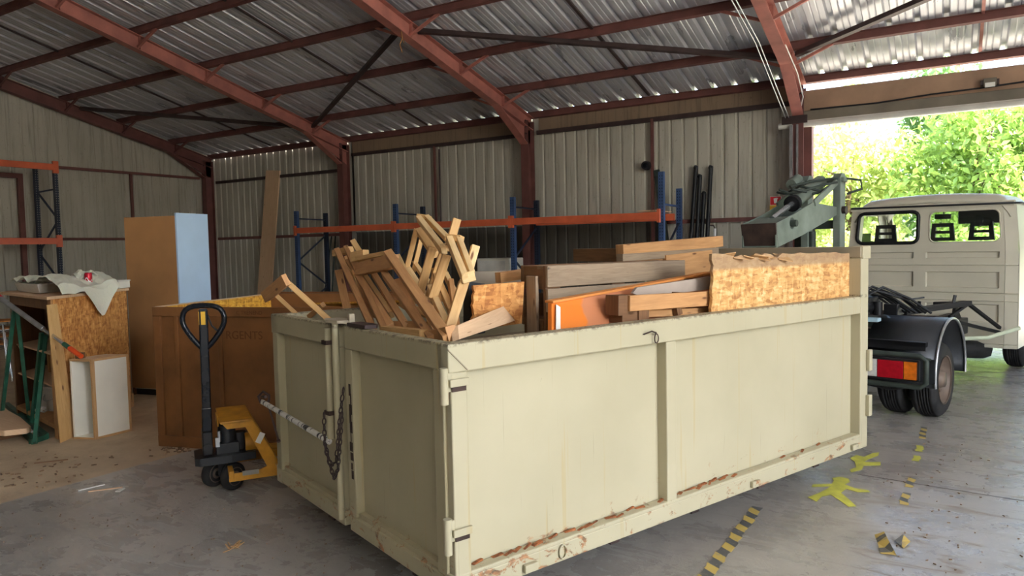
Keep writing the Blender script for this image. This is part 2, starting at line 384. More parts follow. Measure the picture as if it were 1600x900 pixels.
def text(body, size, Mx, mat, parent, nm='lettering', ext=.0006):
    cu = bpy.data.curves.new(nm, 'FONT'); cu.body = body; cu.size = size; cu.extrude = ext; tmp = bpy.data.objects.new('tmp', cu); COL.objects.link(tmp)
    dg = bpy.context.evaluated_depsgraph_get(); dg.update(); me = bpy.data.meshes.new_from_object(tmp.evaluated_get(dg)); bpy.data.objects.remove(tmp)
    me.materials.clear(); me.materials.append(M[mat]); me.transform(parent.matrix_basis.inverted() @ Mx); o = bpy.data.objects.new(nm, me); COL.objects.link(o); o.parent = parent; return o

# ------------------------------------------------------------------ the shed
XL, XR, YB, YF = -17.3, 7.9, 12.6, -12.6
SL = .25
def Zs(y): return 4.2+(12.5-abs(y))*SL          # underside of the roof sheets; the ridge is at y = 0
B().bb(XL, XR, YF, YB, -.2, 0).build('floor', 'concrete')['kind'] = 'structure'
g = B().bb(-60, 60, YB, 60, -.3, -.02); g.bb(-60, 60, -60, YF, -.3, -.02); g.bb(-60, XL, YF, YB, -.3, -.02); g.bb(XR, 60, YF, YB, -.3, -.02)
g.build('ground', 'yard')['kind'] = 'structure'

def profile(L, pitch, rib, sl, d, stiff=0):
    pts = [(0, 0)]; x = 0
    while x < L-.001:
        pan = pitch-rib
        if stiff:
            for q in (.33, .66): pts += [(x+pan*q-.012, 0), (x+pan*q, stiff), (x+pan*q+.012, 0)]
        pts += [(x+pan, 0), (x+pan+sl, d), (x+pitch-sl, d), (x+pitch, 0)]; x += pitch
    return [(min(a, L), b_) for a, b_ in pts]
# roof: back slope of metal sheets, unseen front slope with an added roof light
bd = B(); pr = profile(XR-XL+.2, .34, .095, .02, .055, .009)
ys = [12.585, 8.3, 4.2, 0]
bd.sheet(list(range(len(pr))), ys, lambda i, y: (XL-.1+pr[int(i)][0], y, Zs(y)+pr[int(i)][1]))
ADDED_LIGHTS = [(4.2, 5.8)]
yf = [0, -2.5, -10.5, -12.78]
inl = lambda x: any(a < x < c for a, c in ADDED_LIGHTS)
bd.sheet(list(range(len(pr))), yf, lambda i, y: (XL-.1+pr[int(i)][0], y, Zs(y)+pr[int(i)][1]), hole=lambda i, y: inl(XL-.1+pr[int(i)][0]) and -10.5 < y < -2.5)
bd.build('ceiling', 'roof_sheet')['kind'] = 'structure'
for i, (a, c) in enumerate(ADDED_LIGHTS):
    q = B(); q.sheet([a-.2, c+.2], [-2.4, -10.6], lambda x, y: (x, y, Zs(y)+.05)); q.build('window_%d' % (i+1), 'rooflight')['kind'] = 'structure'  # added pane, lets light in through the unseen slope

def cwall(bd, p0, dr, L, nrm, z0, ztop, pitch=.235, depth=.027, off=0., rib=.062):
    pr = profile(L, pitch, rib, .018, depth, 0); dr = Vector(dr); nrm = Vector(nrm); p0 = Vector(p0)
    for (a, d1), (c, d2) in zip(pr, pr[1:]):
        if c-a < 1e-5: continue
        A = p0+dr*a+nrm*(d1+off); C = p0+dr*c+nrm*(d2+off)
        bd.add([(A.x, A.y, z0), (C.x, C.y, z0), (C.x, C.y, ztop(C)), (A.x, A.y, ztop(A))], [(0, 1, 2, 3)])
bk = lambda p: Zs(12.6)-.022
bd = B()
bd.k = 0; cwall(bd, (XL, YB, 0), (1, 0, 0), 5.3, (0, 1, 0), 1.9, bk); cwall(bd, (XL, YB, 0), (1, 0, 0), 5.3, (0, 1, 0), 0, lambda p: 1.95, off=.02)
cwall(bd, (-12.06, YB, 0), (1, 0, 0), 9.96, (0, 1, 0), 1.97, bk)
cwall(bd, (-4.45, YB, 0), (1, 0, 0), 2.35, (0, 1, 0), 0, lambda p: 2.0, off=.02)
cwall(bd, (2.9, YB, 0), (1, 0, 0), 5, (0, 1, 0), 0, bk)
bd.k = 1; cwall(bd, (-12.06, YB, 0), (1, 0, 0), 7.66, (0, 1, 0), 0, lambda p: 2.05, off=.03)
bd.build('wall_back', ['wall_sheet', 'wall_sheet_low'])['kind'] = 'structure'
bd = B(); cwall(bd, (XL, YF, 0), (0, 1, 0), YB-YF, (-1, 0, 0), 1.93, lambda p: Zs(p.y)+.02, pitch=.245)
cwall(bd, (XL, YF, 0), (0, 1, 0), YB-YF, (-1, 0, 0), 0, lambda p: 1.97, pitch=.245, off=.02)
bd.build('wall_left', 'wall_sheet')['kind'] = 'structure'
bd = B(); cwall(bd, (XL, YF, 0), (1, 0, 0), 20.2, (0, -1, 0), 0, lambda p: Zs(12.6), pitch=.245); cwall(bd, (2.7, YF, 0), (1, 0, 0), 5.2, (0, -1, 0), 0, lambda p: Zs(12.6), pitch=.245)
bd.build('wall_front', 'wall_sheet')['kind'] = 'structure'
bd = B(); cwall(bd, (XR, -8.3, 0), (0, 1, 0), 16.6, (1, 0, 0), 5.2, lambda p: Zs(p.y)+.02, pitch=.245)
cwall(bd, (XR, YF, 0), (0, 1, 0), 10.6, (1, 0, 0), 0, lambda p: min(5.25, Zs(p.y)), pitch=.245); cwall(bd, (XR, 3.2, 0), (0, 1, 0), 9.4, (1, 0, 0), 0, lambda p: min(5.25, Zs(p.y)), pitch=.245)  # gap between the runs: opening added in the unseen gable for side light
bd.build('wall_right', 'wall_sheet')['kind'] = 'structure'
# flashing band under the eave
bd = B(); bd.bb(-12.0, -7.3, 12.56, 12.58, 3.8, 4.12); bd.build('trim_1', 'eave_band')['kind'] = 'structure'
bd = B(); bd.bb(-7.0, -2.2, 12.56, 12.58, 3.82, 4.12); bd.build('trim_2', 'eave_band')['kind'] = 'structure'

# portal frames
PUR = [12.51, 11.38, 10.05, 8.75, 7.45, 6.15, 4.85, 3.55, 2.25, .95]
frames = [(-17.08, 'dark red steel portal frame against the left gable wall, ending at the far corner post'),
          (-12.1, 'red-brown steel portal frame second from the left corner, post behind the rack'),
          (-7.15, 'red-brown steel portal frame in the middle, its post between the two long rack bays'),
          (-2.12, 'brighter red steel portal frame beside the open door with cables down its rafter')]
for x, lab in frames:
    t = thing('portal_frame', (x, 12.4, 0), lab, 'steel frame', 'red steel portal frames of the shed')
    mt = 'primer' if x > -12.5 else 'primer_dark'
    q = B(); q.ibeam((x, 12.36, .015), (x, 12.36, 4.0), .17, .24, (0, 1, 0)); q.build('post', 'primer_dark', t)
    q = B(); q.bb(x-.13, x+.13, 12.2, 12.52, 0, .015); q.build('base_plate', 'primer_dark', t)
    dz = -.12-.13; n_ = Vector((0, SL, 1)).normalized()
    for sgn, y1 in ((1, 12.48), (-1, -12.4)):
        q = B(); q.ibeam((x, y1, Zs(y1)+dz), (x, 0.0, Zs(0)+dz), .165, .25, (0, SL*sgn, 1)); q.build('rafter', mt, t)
    q = B(); hp = [(12.46, 3.55), (12.46, Zs(12.46)+dz-.1), (11.2, Zs(11.2)+dz-.1)]
    q.add([(x-.004, a, z_) for a, z_ in hp]+[(x+.004, a, z_) for a, z_ in hp], [(0, 1, 2), (5, 4, 3), (0, 2, 5, 3), (0, 3, 4, 1)])
    q.bar((x, 12.24, 3.55), (x, 11.2, Zs(11.2)+dz-.11), .165, .014, (0, 1, 1)); q.build('haunch', mt, t)
    for k, y in enumerate(PUR[1:8]):
        for s_ in (-1, 1):
            if (x < -17 and s_ < 0): continue
            q = B(); q.bar((x+s_*.06, y, Zs(y)-.34), (x+s_*.62, y, Zs(y)-.11), .04, .04); q.build('fly_brace', mt, t)
        q = B(); q.bar((x+.035, y+.05, Zs(y)-.36), (x+.035, y+.05, Zs(y)-.14), .06, .008, (0, 1, 0)); q.bar((x-.035, y+.05, Zs(y)-.36), (x-.035, y+.05, Zs(y)-.14), .06, .008, (0, 1, 0)); q.build('stiffener', mt, t)
    for zz in (3.62, 3.75, 3.88, 4.0):
        for s_ in (-1, 1): q = B(); q.cyl((x+s_*.05, 12.2, zz), (x+s_*.05, 12.24, zz), .014, n=6); q.build('bolt', 'dark_steel', t)
# purlins
places = ['above the eave along the back wall top', 'nearest the eave', 'second up from the eave', 'third up from the eave', 'fourth up from the eave', 'fifth up from the eave', 'sixth up from the eave', 'seventh up from the eave', 'eighth up from the eave', 'beside the ridge']
for i, y in enumerate(PUR):
    q = B(); zc = Zs(y)-.062
    for z_ in (zc+.055, zc-.055): q.bar((XL+.05, y, z_), (XR-.05, y, z_), .06, .01, (0, SL, 1))
    q.bar((XL+.05, y-.02, zc), (XR-.05, y-.02, zc), .008, .11, (0, SL, 1))
    o = single(q, 'purlin', 'primer_dark', 'long red-brown steel purlin under the roof sheets, '+places[i], 'purlin', (-5, y, zc), 'purlins running under the roof')
# tie rods along the slope in mid bay
for x, wd, m_, lab in ((-14.6, .025, 'dark_steel', 'over the far left corner bay'), (-9.65, .03, 'dark_steel', 'over the bay left of the middle post'), (-4.65, .045, 'dark_steel', 'over the bay right of the middle post'), (.3, .04, 'primer', 'over the open door')):
    q = B(); q.bar((x, 12.4, Zs(12.4)-.02), (x, .5, Zs(.5)-.02), wd, .03, (0, SL, 1)); single(q, 'sag_bar', m_, 'thin dark bar up the roof slope, '+lab, 'roof bar', (x, 6, Zs(6)-.02), 'thin bars up the slope of the roof')
# roof wind braces
for (x0, y0, x1, y1, lab) in ((-16.95, 9.05, -12.25, 11.45, 'over the far left corner bay'), (-7.4, 8.85, -12.1, 11.45, 'rising between the second and the middle frame'), (-7.1, 8.95, -2.25, 11.45, 'long near-level one right of the middle frame'), (-2.0, 11.42, 2.8, 8.8, 'rising above the open door')):
    q = B(); q.bar((x0, y0, Zs(y0)-.17), (x1, y1, Zs(y1)-.17), .07, .07, (0, SL, 1)); single(q, 'roof_brace', 'dark_steel', 'dark diagonal steel brace under the roof, '+lab, 'brace', ((x0+x1)/2, (y0+y1)/2, Zs((y0+y1)/2)-.17), 'diagonal roof braces')
# girts on the walls
def girt(p0, p1, lab, mt='primer_dark', h=.07):
    q = B(); q.bar(p0, p1, .05, h); c = (Vector(p0)+Vector(p1))/2; single(q, 'wall_girt', mt, lab, 'wall rail', c)
girt((-16.95, 12.52, 3.44), (-12.2, 12.52, 3.44), 'upper red-brown rail on the back wall in the far left corner bay', 'dark_steel')
girt((-11.98, 12.52, 3.77), (-7.27, 12.52, 3.77), 'upper dark rail on the back wall just left of the middle post', 'dark_steel')
girt((-7.02, 12.52, 3.79), (-2.25, 12.52, 3.79), 'upper dark rail on the back wall between the middle post and the door', 'dark_steel', .08)
girt((-16.95, 12.52, 1.93), (-12.2, 12.52, 1.93), 'lower red-brown rail on the back wall behind the leaning board')
girt((-4.4, 12.52, 1.94), (-2.2, 12.52, 1.94), 'short lower red rail on the back wall behind the crane arm')
girt((-17.22, -12, 3.55), (-17.22, 12.2, 3.55), 'upper red-brown rail along the left gable wall', 'primer_dark', .06)
girt((-17.22, -12, 1.935), (-17.22, 12.2, 1.935), 'lower red-brown rail along the left gable wall', 'primer_dark', .06)
q = B(); q.bar((-17.2, 10.3, .0), (-17.2, 10.3, 3.52), .06, .05, (0, 1, 0)); single(q, 'gable_upright', 'primer_dark', 'thin red-brown upright on the left gable wall above the wardrobe', 'wall post', (-17.2, 10.3, 0))
q = B(); q.bar((-9.56, 12.51, 0), (-9.56, 12.51, 3.75), .045, .04, (0, 1, 0)); single(q, 'wall_upright', 'primer_dark', 'thin red-brown upright on the back wall midway between second and middle posts', 'wall post', (-9.56, 12.51, 0))
q = B(); q.cyl((-9.44, 12.52, 0), (-9.44, 12.52, 3.68), .02, n=8); single(q, 'downpipe', 'dark_steel', 'thin dark pipe down the back wall beside the thin red-brown upright', 'pipe', (-9.44, 12.52, 0))
q = B(); q.bar((-4.64, 12.51, 0), (-4.64, 12.51, 3.8), .05, .05, (0, 1, 0)); single(q, 'wall_upright', 'primer_dark', 'thin red-brown upright on the back wall beside the round black detector', 'wall post', (-4.64, 12.51, 0))
t = thing('motion_detector', (-4.72, 12.44, 2.97), 'small round black detector on the back wall beside a red-brown upright', 'detector')
q = B(); q.cyl((-4.74, 12.5, 2.97), (-4.74, 12.40, 2.97), .085, .075, 20); q.build('housing', 'black', t, .008)
q = B(); q.cyl((-4.74, 12.40, 2.97), (-4.74, 12.385, 2.97), .045, .04, 16); q.build('lens', 'black_gloss', t)

# door opening: header, sliding rail, jamb
q = B(); q.bb(-2.06, 2.9, 12.42, 12.46, 3.62, 3.95); q.build('trim_3', 'header_brown')['kind'] = 'structure'
q = B(); q.bb(-2.06, 2.9, 12.36, 12.46, 3.44, 3.62); q.build('trim_4', 'header_grey', None, .01)['kind'] = 'structure'
q = B(); q.cyl((-2.42, 12.3, 3.40), (2.9, 12.3, 3.40), .045, n=14); q.bb(-2.42, 2.9, 12.30, 12.36, 3.40, 3.46); q.build('door_rail', 'rail_white')
tag(bpy.data.objects['door_rail'], 'long white sliding-door rail above the open doorway', 'door rail')
q = B(); q.bb(-2.06, -1.94, 12.42, 12.62, 0, 3.42); q.build('trim_5', 'primer_dark')['kind'] = 'structure'
q = B(); q.bb(-2.24, -2.19, 12.2, 12.23, 0, 3.4); q.bb(-2.14, -2.11, 12.2, 12.23, 0, 3.4); single(q, 'door_guide', 'galv', 'pair of shiny metal strips up the post left of the open doorway', 'door guide', (-2.17, 12.2, 0))
q = B(); q.bb(-2.36, -1.98, 12.22, 12.26, 3.42, 3.54); single(q, 'rail_bracket', 'dark_steel', 'dark bolted plate where the last rafter meets the door rail', 'bracket', (-2.17, 12.24, 3.42))
t = thing('switch_box', (-2.03, 12.4, 1.62), 'small white switch on the red door jamb above the container end', 'switch')
q = B(); q.bb(-2.065, -2.005, 12.38, 12.42, 1.56, 1.70); q.build('box', 'white_plastic', t, .005); q = B(); q.bb(-2.05, -2.02, 12.37, 12.38, 1.61, 1.65); q.build('button', 'black', t)
t = thing('door_lamp', (.42, 12.3, 3.7), 'small grey floodlight on the brown header above the doorway', 'lamp')
q = B(); q.bb(.34, .5, 12.28, 12.4, 3.68, 3.79); q.build('housing', 'header_grey', t, .01); q = B(); q.bb(.36, .48, 12.25, 12.28, 3.66, 3.72); q.build('lens', 'white_plastic', t); q = B(); q.bb(.31, .34, 12.3, 12.42, 3.7, 3.77); q.build('bracket', 'dark_steel', t); q = B(); q.bb(.5, .53, 12.3, 12.42, 3.7, 3.77); q.build('bracket', 'dark_steel', t)
q = B(); q.tube([(-1.95, 12.34, 3.63), (-1, 12.34, 3.62), (-.3, 12.34, 3.66), (.3, 12.34, 3.67), (1, 12.34, 3.70), (2.8, 12.34, 3.72)], .012, 6); single(q, 'header_cable', 'black', 'thin cable sagging along the header above the doorway', 'cable', (.4, 12.34, 3.66))
q = B()
for dx in (0, .05): q.tube([(-2.42+dx, 8.6, Zs(8.6)-.42), (-2.36+dx, 10.4, 4.3), (-2.3+dx, 12.2, 3.52)], .009, 6)
single(q, 'hanging_cable', 'galv', 'thin pale cable pair running down beside the last rafter', 'cable', (-2.36, 10.4, 4.3))
q = B(); q.tube([(-2.0, 10.6, Zs(10.6)-.42), (-1.98, 11.4, 4.02), (-2.02, 12.1, 3.8), (-2.1, 12.25, 3.55)], .01, 6); single(q, 'rafter_cable', 'white_plastic', 'thin white cable clipped under the last rafter beside the doorway', 'cable', (-2.0, 11.4, 4.02))
q = B(); p = Vector((-7.1, 8.55, Zs(8.55)-.36)); q.tube([p, p+Vector((.02, 0, -.12)), p+Vector((-.03, 0, -.2)), p+Vector((.01, .0, -.33))], .008, 6); q.tube([p+Vector((0, .02, -.1)), p+Vector((.05, 0, -.19))], .007, 6)
single(q, 'rope_end', 'cord', 'short frayed rope end hanging from the middle rafter', 'rope', p)
# outer door frame in the gable wall behind the left rack
q = B(); q.bb(-17.2, -17.12, 4.8, 7.85, 3.24, 3.34); q.bb(-17.2, -17.12, 7.75, 7.85, 0, 3.24); q.build('trim_6', 'primer_dark')['kind'] = 'structure'
t = thing('safety_sign', (-2.51, 12.5, 2.12), 'small red and yellow fire extinguisher sign on the back wall left of the doorway', 'sign')
q = B(); q.bb(-2.6, -2.42, 12.5, 12.515, 2.155, 2.30); q.build('panel', 'white', t)
q = B(); q.bb(-2.594, -2.426, 12.495, 12.5, 2.161, 2.294); q.build('red_field', 'sign_red', t)
q = B(); q.bb(-2.6, -2.42, 12.497, 12.512, 2.08, 2.155); q.build('yellow_strip', 'sign_yellow', t)
q = B(); q.prism([(-.02, -.04), (.02, -.04), (.03, .03), (.045, .045), (.01, .05), (-.03, .04)], .002, (-2.51, 12.494, 2.225), (1, 0, 0), (0, 0, 1)); q.build('extinguisher_symbol', 'white', t)
text('EXTINCTEUR', .027, Matrix.Translation((-2.592, 12.494, 2.105)) @ Matrix.Rotation(pi/2, 4, 'X'), 'sign_ink', t, 'sign_text', .001)

# ------------------------------------------------------------------ outside
def foliage(name, c, r, n, mat, label, cat, seed, size=.17, group=None, trunk=True, zmin=.1):
    R_ = np.random.default_rng(seed); c = np.array(c, float); r = np.array(r, float)
    nb = 26; d = R_.normal(size=(nb, 3)); d /= np.linalg.norm(d, axis=1)[:, None]; d *= R_.uniform(.35, .95, (nb, 1)); cen = c+d*r; rad = R_.uniform(.26, .5, nb)[:, None]*r
    k = R_.integers(0, nb, n); dd = R_.normal(size=(n, 3)); dd /= np.linalg.norm(dd, axis=1)[:, None]; dd *= R_.uniform(.55, 1.05, (n, 1))
    P = cen[k]+dd*rad[k]; P = P[P[:, 2] > zmin]; n = len(P)
    a = R_.normal(size=(n, 3))+[0, 0, -.3]; a /= np.linalg.norm(a, axis=1)[:, None]; b_ = np.cross(a, R_.normal(size=(n, 3))+[0, 0, 1]); b_ /= np.linalg.norm(b_, axis=1)[:, None]
    s_ = R_.uniform(.6, 1.3, (n, 1))*size; base = P; mid = P+a*s_*.5; tip = P+a*s_; l_ = mid+b_*s_*.26+[0, 0, .02]; r_ = mid-b_*s_*.26+[0, 0, .02]
    V = np.stack([base, l_, tip, r_], 1).reshape(-1, 3)
    F_ = [(4*i, 4*i+1, 4*i+2, 4*i+3) for i in range(n)]
    t = thing(name, (c[0], c[1], -.02), label, cat, group)
    me = bpy.data.meshes.new('foliage'); me.from_pydata((V-[c[0], c[1], -.02]).tolist(), [], F_); me.materials.append(M[mat]); o = bpy.data.objects.new('foliage', me); COL.objects.link(o); o.parent = t
    q = B(); top = c[2]+r[2]*.3
    q.tube([(c[0], c[1], -.02), (c[0]+.08, c[1], top*.5), (c[0]-.05, c[1]+.1, top)], [.16, .11, .05], 8)
    for i in range(7):
        e = cen[i]; h0 = top*(.35+.08*i); q.tube([(c[0], c[1], h0), ((c[0]+e[0])/2, (c[1]+e[1])/2, (h0+e[2])/2+.15), tuple(e)], [.06, .04, .015], 6)
    q.build('trunk', 'bark', t); return t
trees = [((-6.0, 22.5, 3.0), (1.9, 1.7, 3.0), 'leaf', 'broad green tree seen beyond the doorway, farthest left behind the crane mast'),
         ((-2.6, 22.5, 2.8), (1.6, 1.6, 2.6), 'leaf_yellow', 'pale yellow-green tree beyond the doorway, right of the crane mast'),
         ((.5, 22.0, 3.0), (1.7, 1.6, 3.0), 'leaf', 'bright green bushy tree in the middle of the doorway above the truck cab'),
         ((3.6, 22.2, 3.3), (1.7, 1.6, 3.5), 'leaf_dark', 'deeper green tall tree at the right of the doorway above the cab'),
         ((6.8, 22.5, 3.2), (1.6, 1.6, 3.3), 'leaf', 'green tree at the right edge of the view past the cab side')]
for i, (c, r, m_, lab) in enumerate(trees):
    foliage('tree', c, r, 8000, m_, lab, 'tree', 40+i, .21, 'trees beyond the doorway')
bush = [((-3.9, 18.6, .8), (1.0, .8, 1.0), 'leaf_dark', 'low dark shrub at the tree foot seen behind the crane mast'), ((-1.5, 18.4, .9), (1.0, .8, 1.1), 'leaf_yellow', 'low yellow-green shrub seen through the left cab window'),
        ((.9, 18.4, .9), (1.0, .8, 1.1), 'leaf', 'low green shrub seen through the right cab window'), ((3.3, 18.6, 1.0), (1.0, .8, 1.2), 'leaf', 'low green shrub at the right edge beyond the cab')]
for i, (c, r, m_, lab) in enumerate(bush):
    foliage('shrub', c, r, 3000, m_, lab, 'shrub', 70+i, .16, 'shrubs at the foot of the trees')
# back row closing the view, sparser towards the left so sky shows
far = [((-9.5, 29, 3.2), (2.4, 2, 3.4), 'leaf_yellow', 'distant pale tree behind the left of the tree row'), ((-4.4, 29, 2.4), (2.1, 2, 2.4), 'leaf_yellow', 'distant low pale tree behind the yellow-green tree'), ((-.2, 29, 3.6), (1.8, 2, 3.6), 'leaf_dark', 'distant dark tree behind the bushy green tree'), ((4.2, 29, 4.2), (2.2, 2, 4.6), 'leaf', 'distant tall tree behind the right end of the row')]
for i, (c, r, m_, lab) in enumerate(far):
    foliage('tree', c, r, 7000, m_, lab, 'tree', 90+i, .26, 'trees beyond the doorway')

# ------------------------------------------------------------------ the open container
CA = radians(69.21); CF = Matrix.Translation((-1.6315, 2.1862, 0)) @ Matrix.Rotation(CA, 4, 'Z')
CL, CW, ZB, ZT, ZH = 3.27, 1.936, .18, 1.184, 1.512
ct = thing('open_container', (-1.6315, 2.1862, 0), 'big cream steel open-top container full of scrap wood in the foreground', 'container', None, CA)
def cb(): return B(CF)
# long side facing the door light: sheet set back between rails and posts
def side(y0, s):      # s = +1: outer face towards -y
    q = cb(); q.bb(.05, CL-.03, y0+s*.062, y0+s*.068, .26, 1.12); q.build('side_sheet', 'cream', ct)
    q = cb(); q.bb(0, CL-.05, y0, y0+s*.08, 1.072, ZT); q.build('top_rail', 'cream', ct, .006)
    q = cb(); q.bb(0, CL, y0, y0+s*.09, ZB, .262); q.bar((.0, y0+s*.03, .268), (CL-.05, y0+s*.03, .268), .06, .02); q.build('bottom_rail', 'cream', ct, .006)
    q = cb(); q.bb(.012, .088, y0+s*.002, y0+s*.07, .262, 1.072); q.build('front_post', 'cream', ct, .006)
    q = cb(); q.bb(1.262, 1.335, y0+s*.002, y0+s*.075, .262, 1.072); q.build('mid_post', 'cream', ct, .006)
    q = cb(); q.bb(CL-.10, CL, y0-s*.004, y0+s*.09, ZB, ZH-.08); q.build('corner_post', 'cream', ct, .006)
    q = cb(); q.bb(CL-.09, CL+.015, y0-s*.012, y0+s*.07, ZH-.085, ZH); q.build('post_cap', 'cream', ct, .008)
side(0, 1); side(CW, -1)
# seams welded over the corner
q = cb(); q.bar((.0, -.002, 1.165), (.088, -.002, 1.078), .004, .006, (0, 1, 0)); q.build('weld_seam', 'cream_inner', ct)
# floor, headboard
q = cb(); q.bb(.03, CL-.02, .05, CW-.05, .215, .235); q.build('floor_panel', 'cream_inner', ct)
q = cb(); q.bb(CL-.07, CL-.04, .08, CW-.08, .22, ZH-.06); q.bb(CL-.10, CL, .0, CW, ZH-.075, ZH-.004); q.build('headboard', 'cream_inner', ct, .004)
# doors
for k, (a, c) in enumerate(((.042, .925), (.985, 1.92))):
    d = cb(); d.bb(.045, .05, a+.05, c-.05, .25, 1.12); leaf = d.build('door_leaf', 'cream_door', ct)
    q = cb(); q.bb(0, .055, a, c, 1.078, ZT+.002); q.bb(0, .055, a, c, ZB+.005, .262); q.bb(0, .055, a, a+.075, .262, 1.078); q.bb(0, .055, c-.075, c, .262, 1.078)
    q.prism([(a+.06, .262), (c-.06, .262), (c-.06, .285), (a+.06, .285)], -.03, (.046, 0, 0), (0, 1, 0), (0, 0, 1)); q.build('door_frame', 'cream_door', leaf, .006)
for z in (1.03, .445):
    q = cb(); q.bb(-.012, .045, .004, .036, z-.03, z+.055); q.cyl((-.016, .008, z-.075), (-.016, .008, z+.065), .017, n=12); q.build('hinge', 'cream', ct, .003)
    q = cb(); q.bb(-.0, .088, -.014, -.001, z-.01, z+.02); q.build('hinge_strap', 'cream', ct, .003)
    q = cb(); q.bb(.012, .078, -.0045, -.0005, z-.03, z-.010); q.build('rust_patch', 'rust_plate', ct)
# far hinges at the headboard corner
for z in (.80, .50):
    q = cb(); q.bb(CL-.03, CL+.012, -.03, -.004, z-.11, z+.03); q.build('end_hinge', 'cream', ct, .005)
# rods, latch, locking pole, chain
q = cb(); q.cyl((-.022, .975, .23), (-.022, .975, 1.20), .017, n=12); q.build('closing_rod', 'cream_door', ct)
q = cb(); q.cyl((-.03, 1.045, .62), (-.03, 1.045, 1.17), .018, n=12); q.build('lock_tube', 'cream_door', ct)
q = cb(); q.bb(-.052, -.008, 1.02, 1.075, 1.09, 1.11); q.build('rod_bracket', 'rust_plate', ct); q = cb(); q.bb(-.05, -.01, 1.015, 1.075, .74, .76); q.build('rod_bracket', 'rust_plate', ct)
q = cb(); q.prism([(-.03, .93), (.04, .90), (.06, 1.0), (.05, 1.08), (-.02, 1.10), (-.05, 1.02)], .014, (0, 0, 1.2), (1, 0, 0), (0, 1, 0)); q.build('top_latch', 'cream_inner', ct, .003)
q = cb(); q.bb(.02, .05, .90, .925, 1.185, 1.245); q.build('latch_pin', 'cream_inner', ct, .003)
q = cb(); q.prism([(.0, .70), (.05, .68), (.08, .72), (.07, .88), (.0, .89)], .016, (0, 0, 1.19), (1, 0, 0), (0, 1, 0)); q.build('latch_tongue', 'dark_steel', ct, .004)
q = cb(); q.tube([(-.05, 2.0, .655), (-.045, 1.5, .63), (-.04, 1.045, .605)], .0145, 12); q.build('locking_pole', 'striped_pole', ct)
q = cb(); q.tube([(-.06, 1.99, .65), (-.07, 2.0, .69), (-.05, 1.97, .72), (-.03, 1.93, .70), (-.03, 1.94, .66)], .008, 8); q.tube([(-.04, 2.02, .68), (-.05, 1.93, .695)], .009, 8); q.build('pole_clamp', 'dark_steel', ct)
q = cb(); q.cyl((-.05, 1.88, .64), (-.05, 1.74, .47), .006, n=8); q.cyl((-.05, 1.745, .475), (-.05, 1.735, .465), .011, n=8); q.build('hanging_pin', 'dark_steel', ct)
def chain(pts, nm='chain'):
    q = cb(); P = []
    for i in range(len(pts)-1):
        a, c = Vector(pts[i]), Vector(pts[i+1]); m = max(1, int((c-a).length/.024))
        for k in range(m): P.append(a.lerp(c, k/m))
    P.append(Vector(pts[-1]))
    for i in range(len(P)-1):
        a, c = P[i], P[i+1]; d = (c-a).normalized(); s_ = Vector((1, 0, 0)) if i % 2 else d.cross(Vector((1, 0, 0))).normalized(); m = (a+c)/2; L = .018
        q.tube([m+d*L*cos(t)+s_*.0085*sin(t) for t in np.linspace(0, 2*pi, 11)[:-1]], .0032, 5, True)
    q.build(nm, 'dark_steel', ct)
chain([(-.055, 1.065, .75), (-.055, 1.07, .66), (-.055, 1.06, .56), (-.055, 1.0, .50), (-.055, .94, .53), (-.05, .925, .62), (-.05, .90, .72), (-.04, .885, .83), (-.03, .88, .90)])
chain([(-.055, 1.065, .60), (-.055, 1.03, .52), (-.055, .97, .44), (-.055, .92, .50), (-.05, .90, .62), (-.04, .885, .78)])
q = cb(); R_ = random.Random(3)
for i in range(10):
    z = .45+i*.045; q.bb(-.0015, 0, .86+R_.random()*.02, .875+R_.random()*.02, z, z+.03+R_.random()*.03)
q.build('scraped_streak', 'rust_plate', ct); tag(bpy.data.objects['scraped_streak'], kind='stuff')
# tarpaulin hooks on the rails
for x in (.34, 1.95, 3.05):
    q = cb(); q.bb(x, x+.07, -.022, -.001, ZB+.015, ZB+.05); q.build('rail_hook', 'cream', ct, .004)
q = cb(); q.tube([(.56+.02*cos(t), -.008, ZB+.045+.03*sin(t)) for t in np.linspace(0, 2*pi, 13)[:-1]], .004, 6, True); q.build('rail_ring', 'cream', ct)
q = cb(); q.tube([(1.09, -.004, 1.125), (1.12, -.03, 1.14), (1.15, -.03, 1.13), (1.17, -.01, 1.12)], .004, 6); q.tube([(1.17+.014*cos(t), -.015, 1.10+.022*sin(t)) for t in np.linspace(0, 2*pi, 13)[:-1]], .003, 6, True); q.build('rope_hook', 'rust_plate', ct)
q = cb(); q.bb(CL-.085, CL-.06, .09, .13, 1.28, 1.46); q.build('perforated_bracket', 'galv', ct)
# torn bottom lip of the long side
q = cb(); R_ = random.Random(5); xs_ = np.arange(.12, 3.1, .05)
for x in xs_:
    if R_.random() < (.75 if x < 1.9 else .35):
        h_ = .004+R_.random()*.009; q.bar((x, .02+R_.random()*.03, .275), (x+.055, .03+R_.random()*.03, .275+h_*.5), .008+R_.random()*.012, h_, (0, 0, 1))
o = q.build('rusty_lip', 'rust', ct); tag(o, kind='stuff')
# underframe
for y in (.5, CW-.5):
    q = cb(); q.bb(.12, CL, y-.04, y+.04, .06, .215); q.build('skid_beam', 'dark_steel', ct, .004)
for x in (.35, .95, 1.55, 2.15, 2.75):
    q = cb(); q.bb(x-.03, x+.03, .06, CW-.06, .135, .212); q.build('cross_member', 'dark_steel', ct)
for x in (.3, CL-.25):
    for y in (.5, CW-.5):
        q = cb(); q.cyl((x, y-.07, .085), (x, y+.07, .085), .085, n=20); q.build('roller', 'rust_plate', ct, .004)

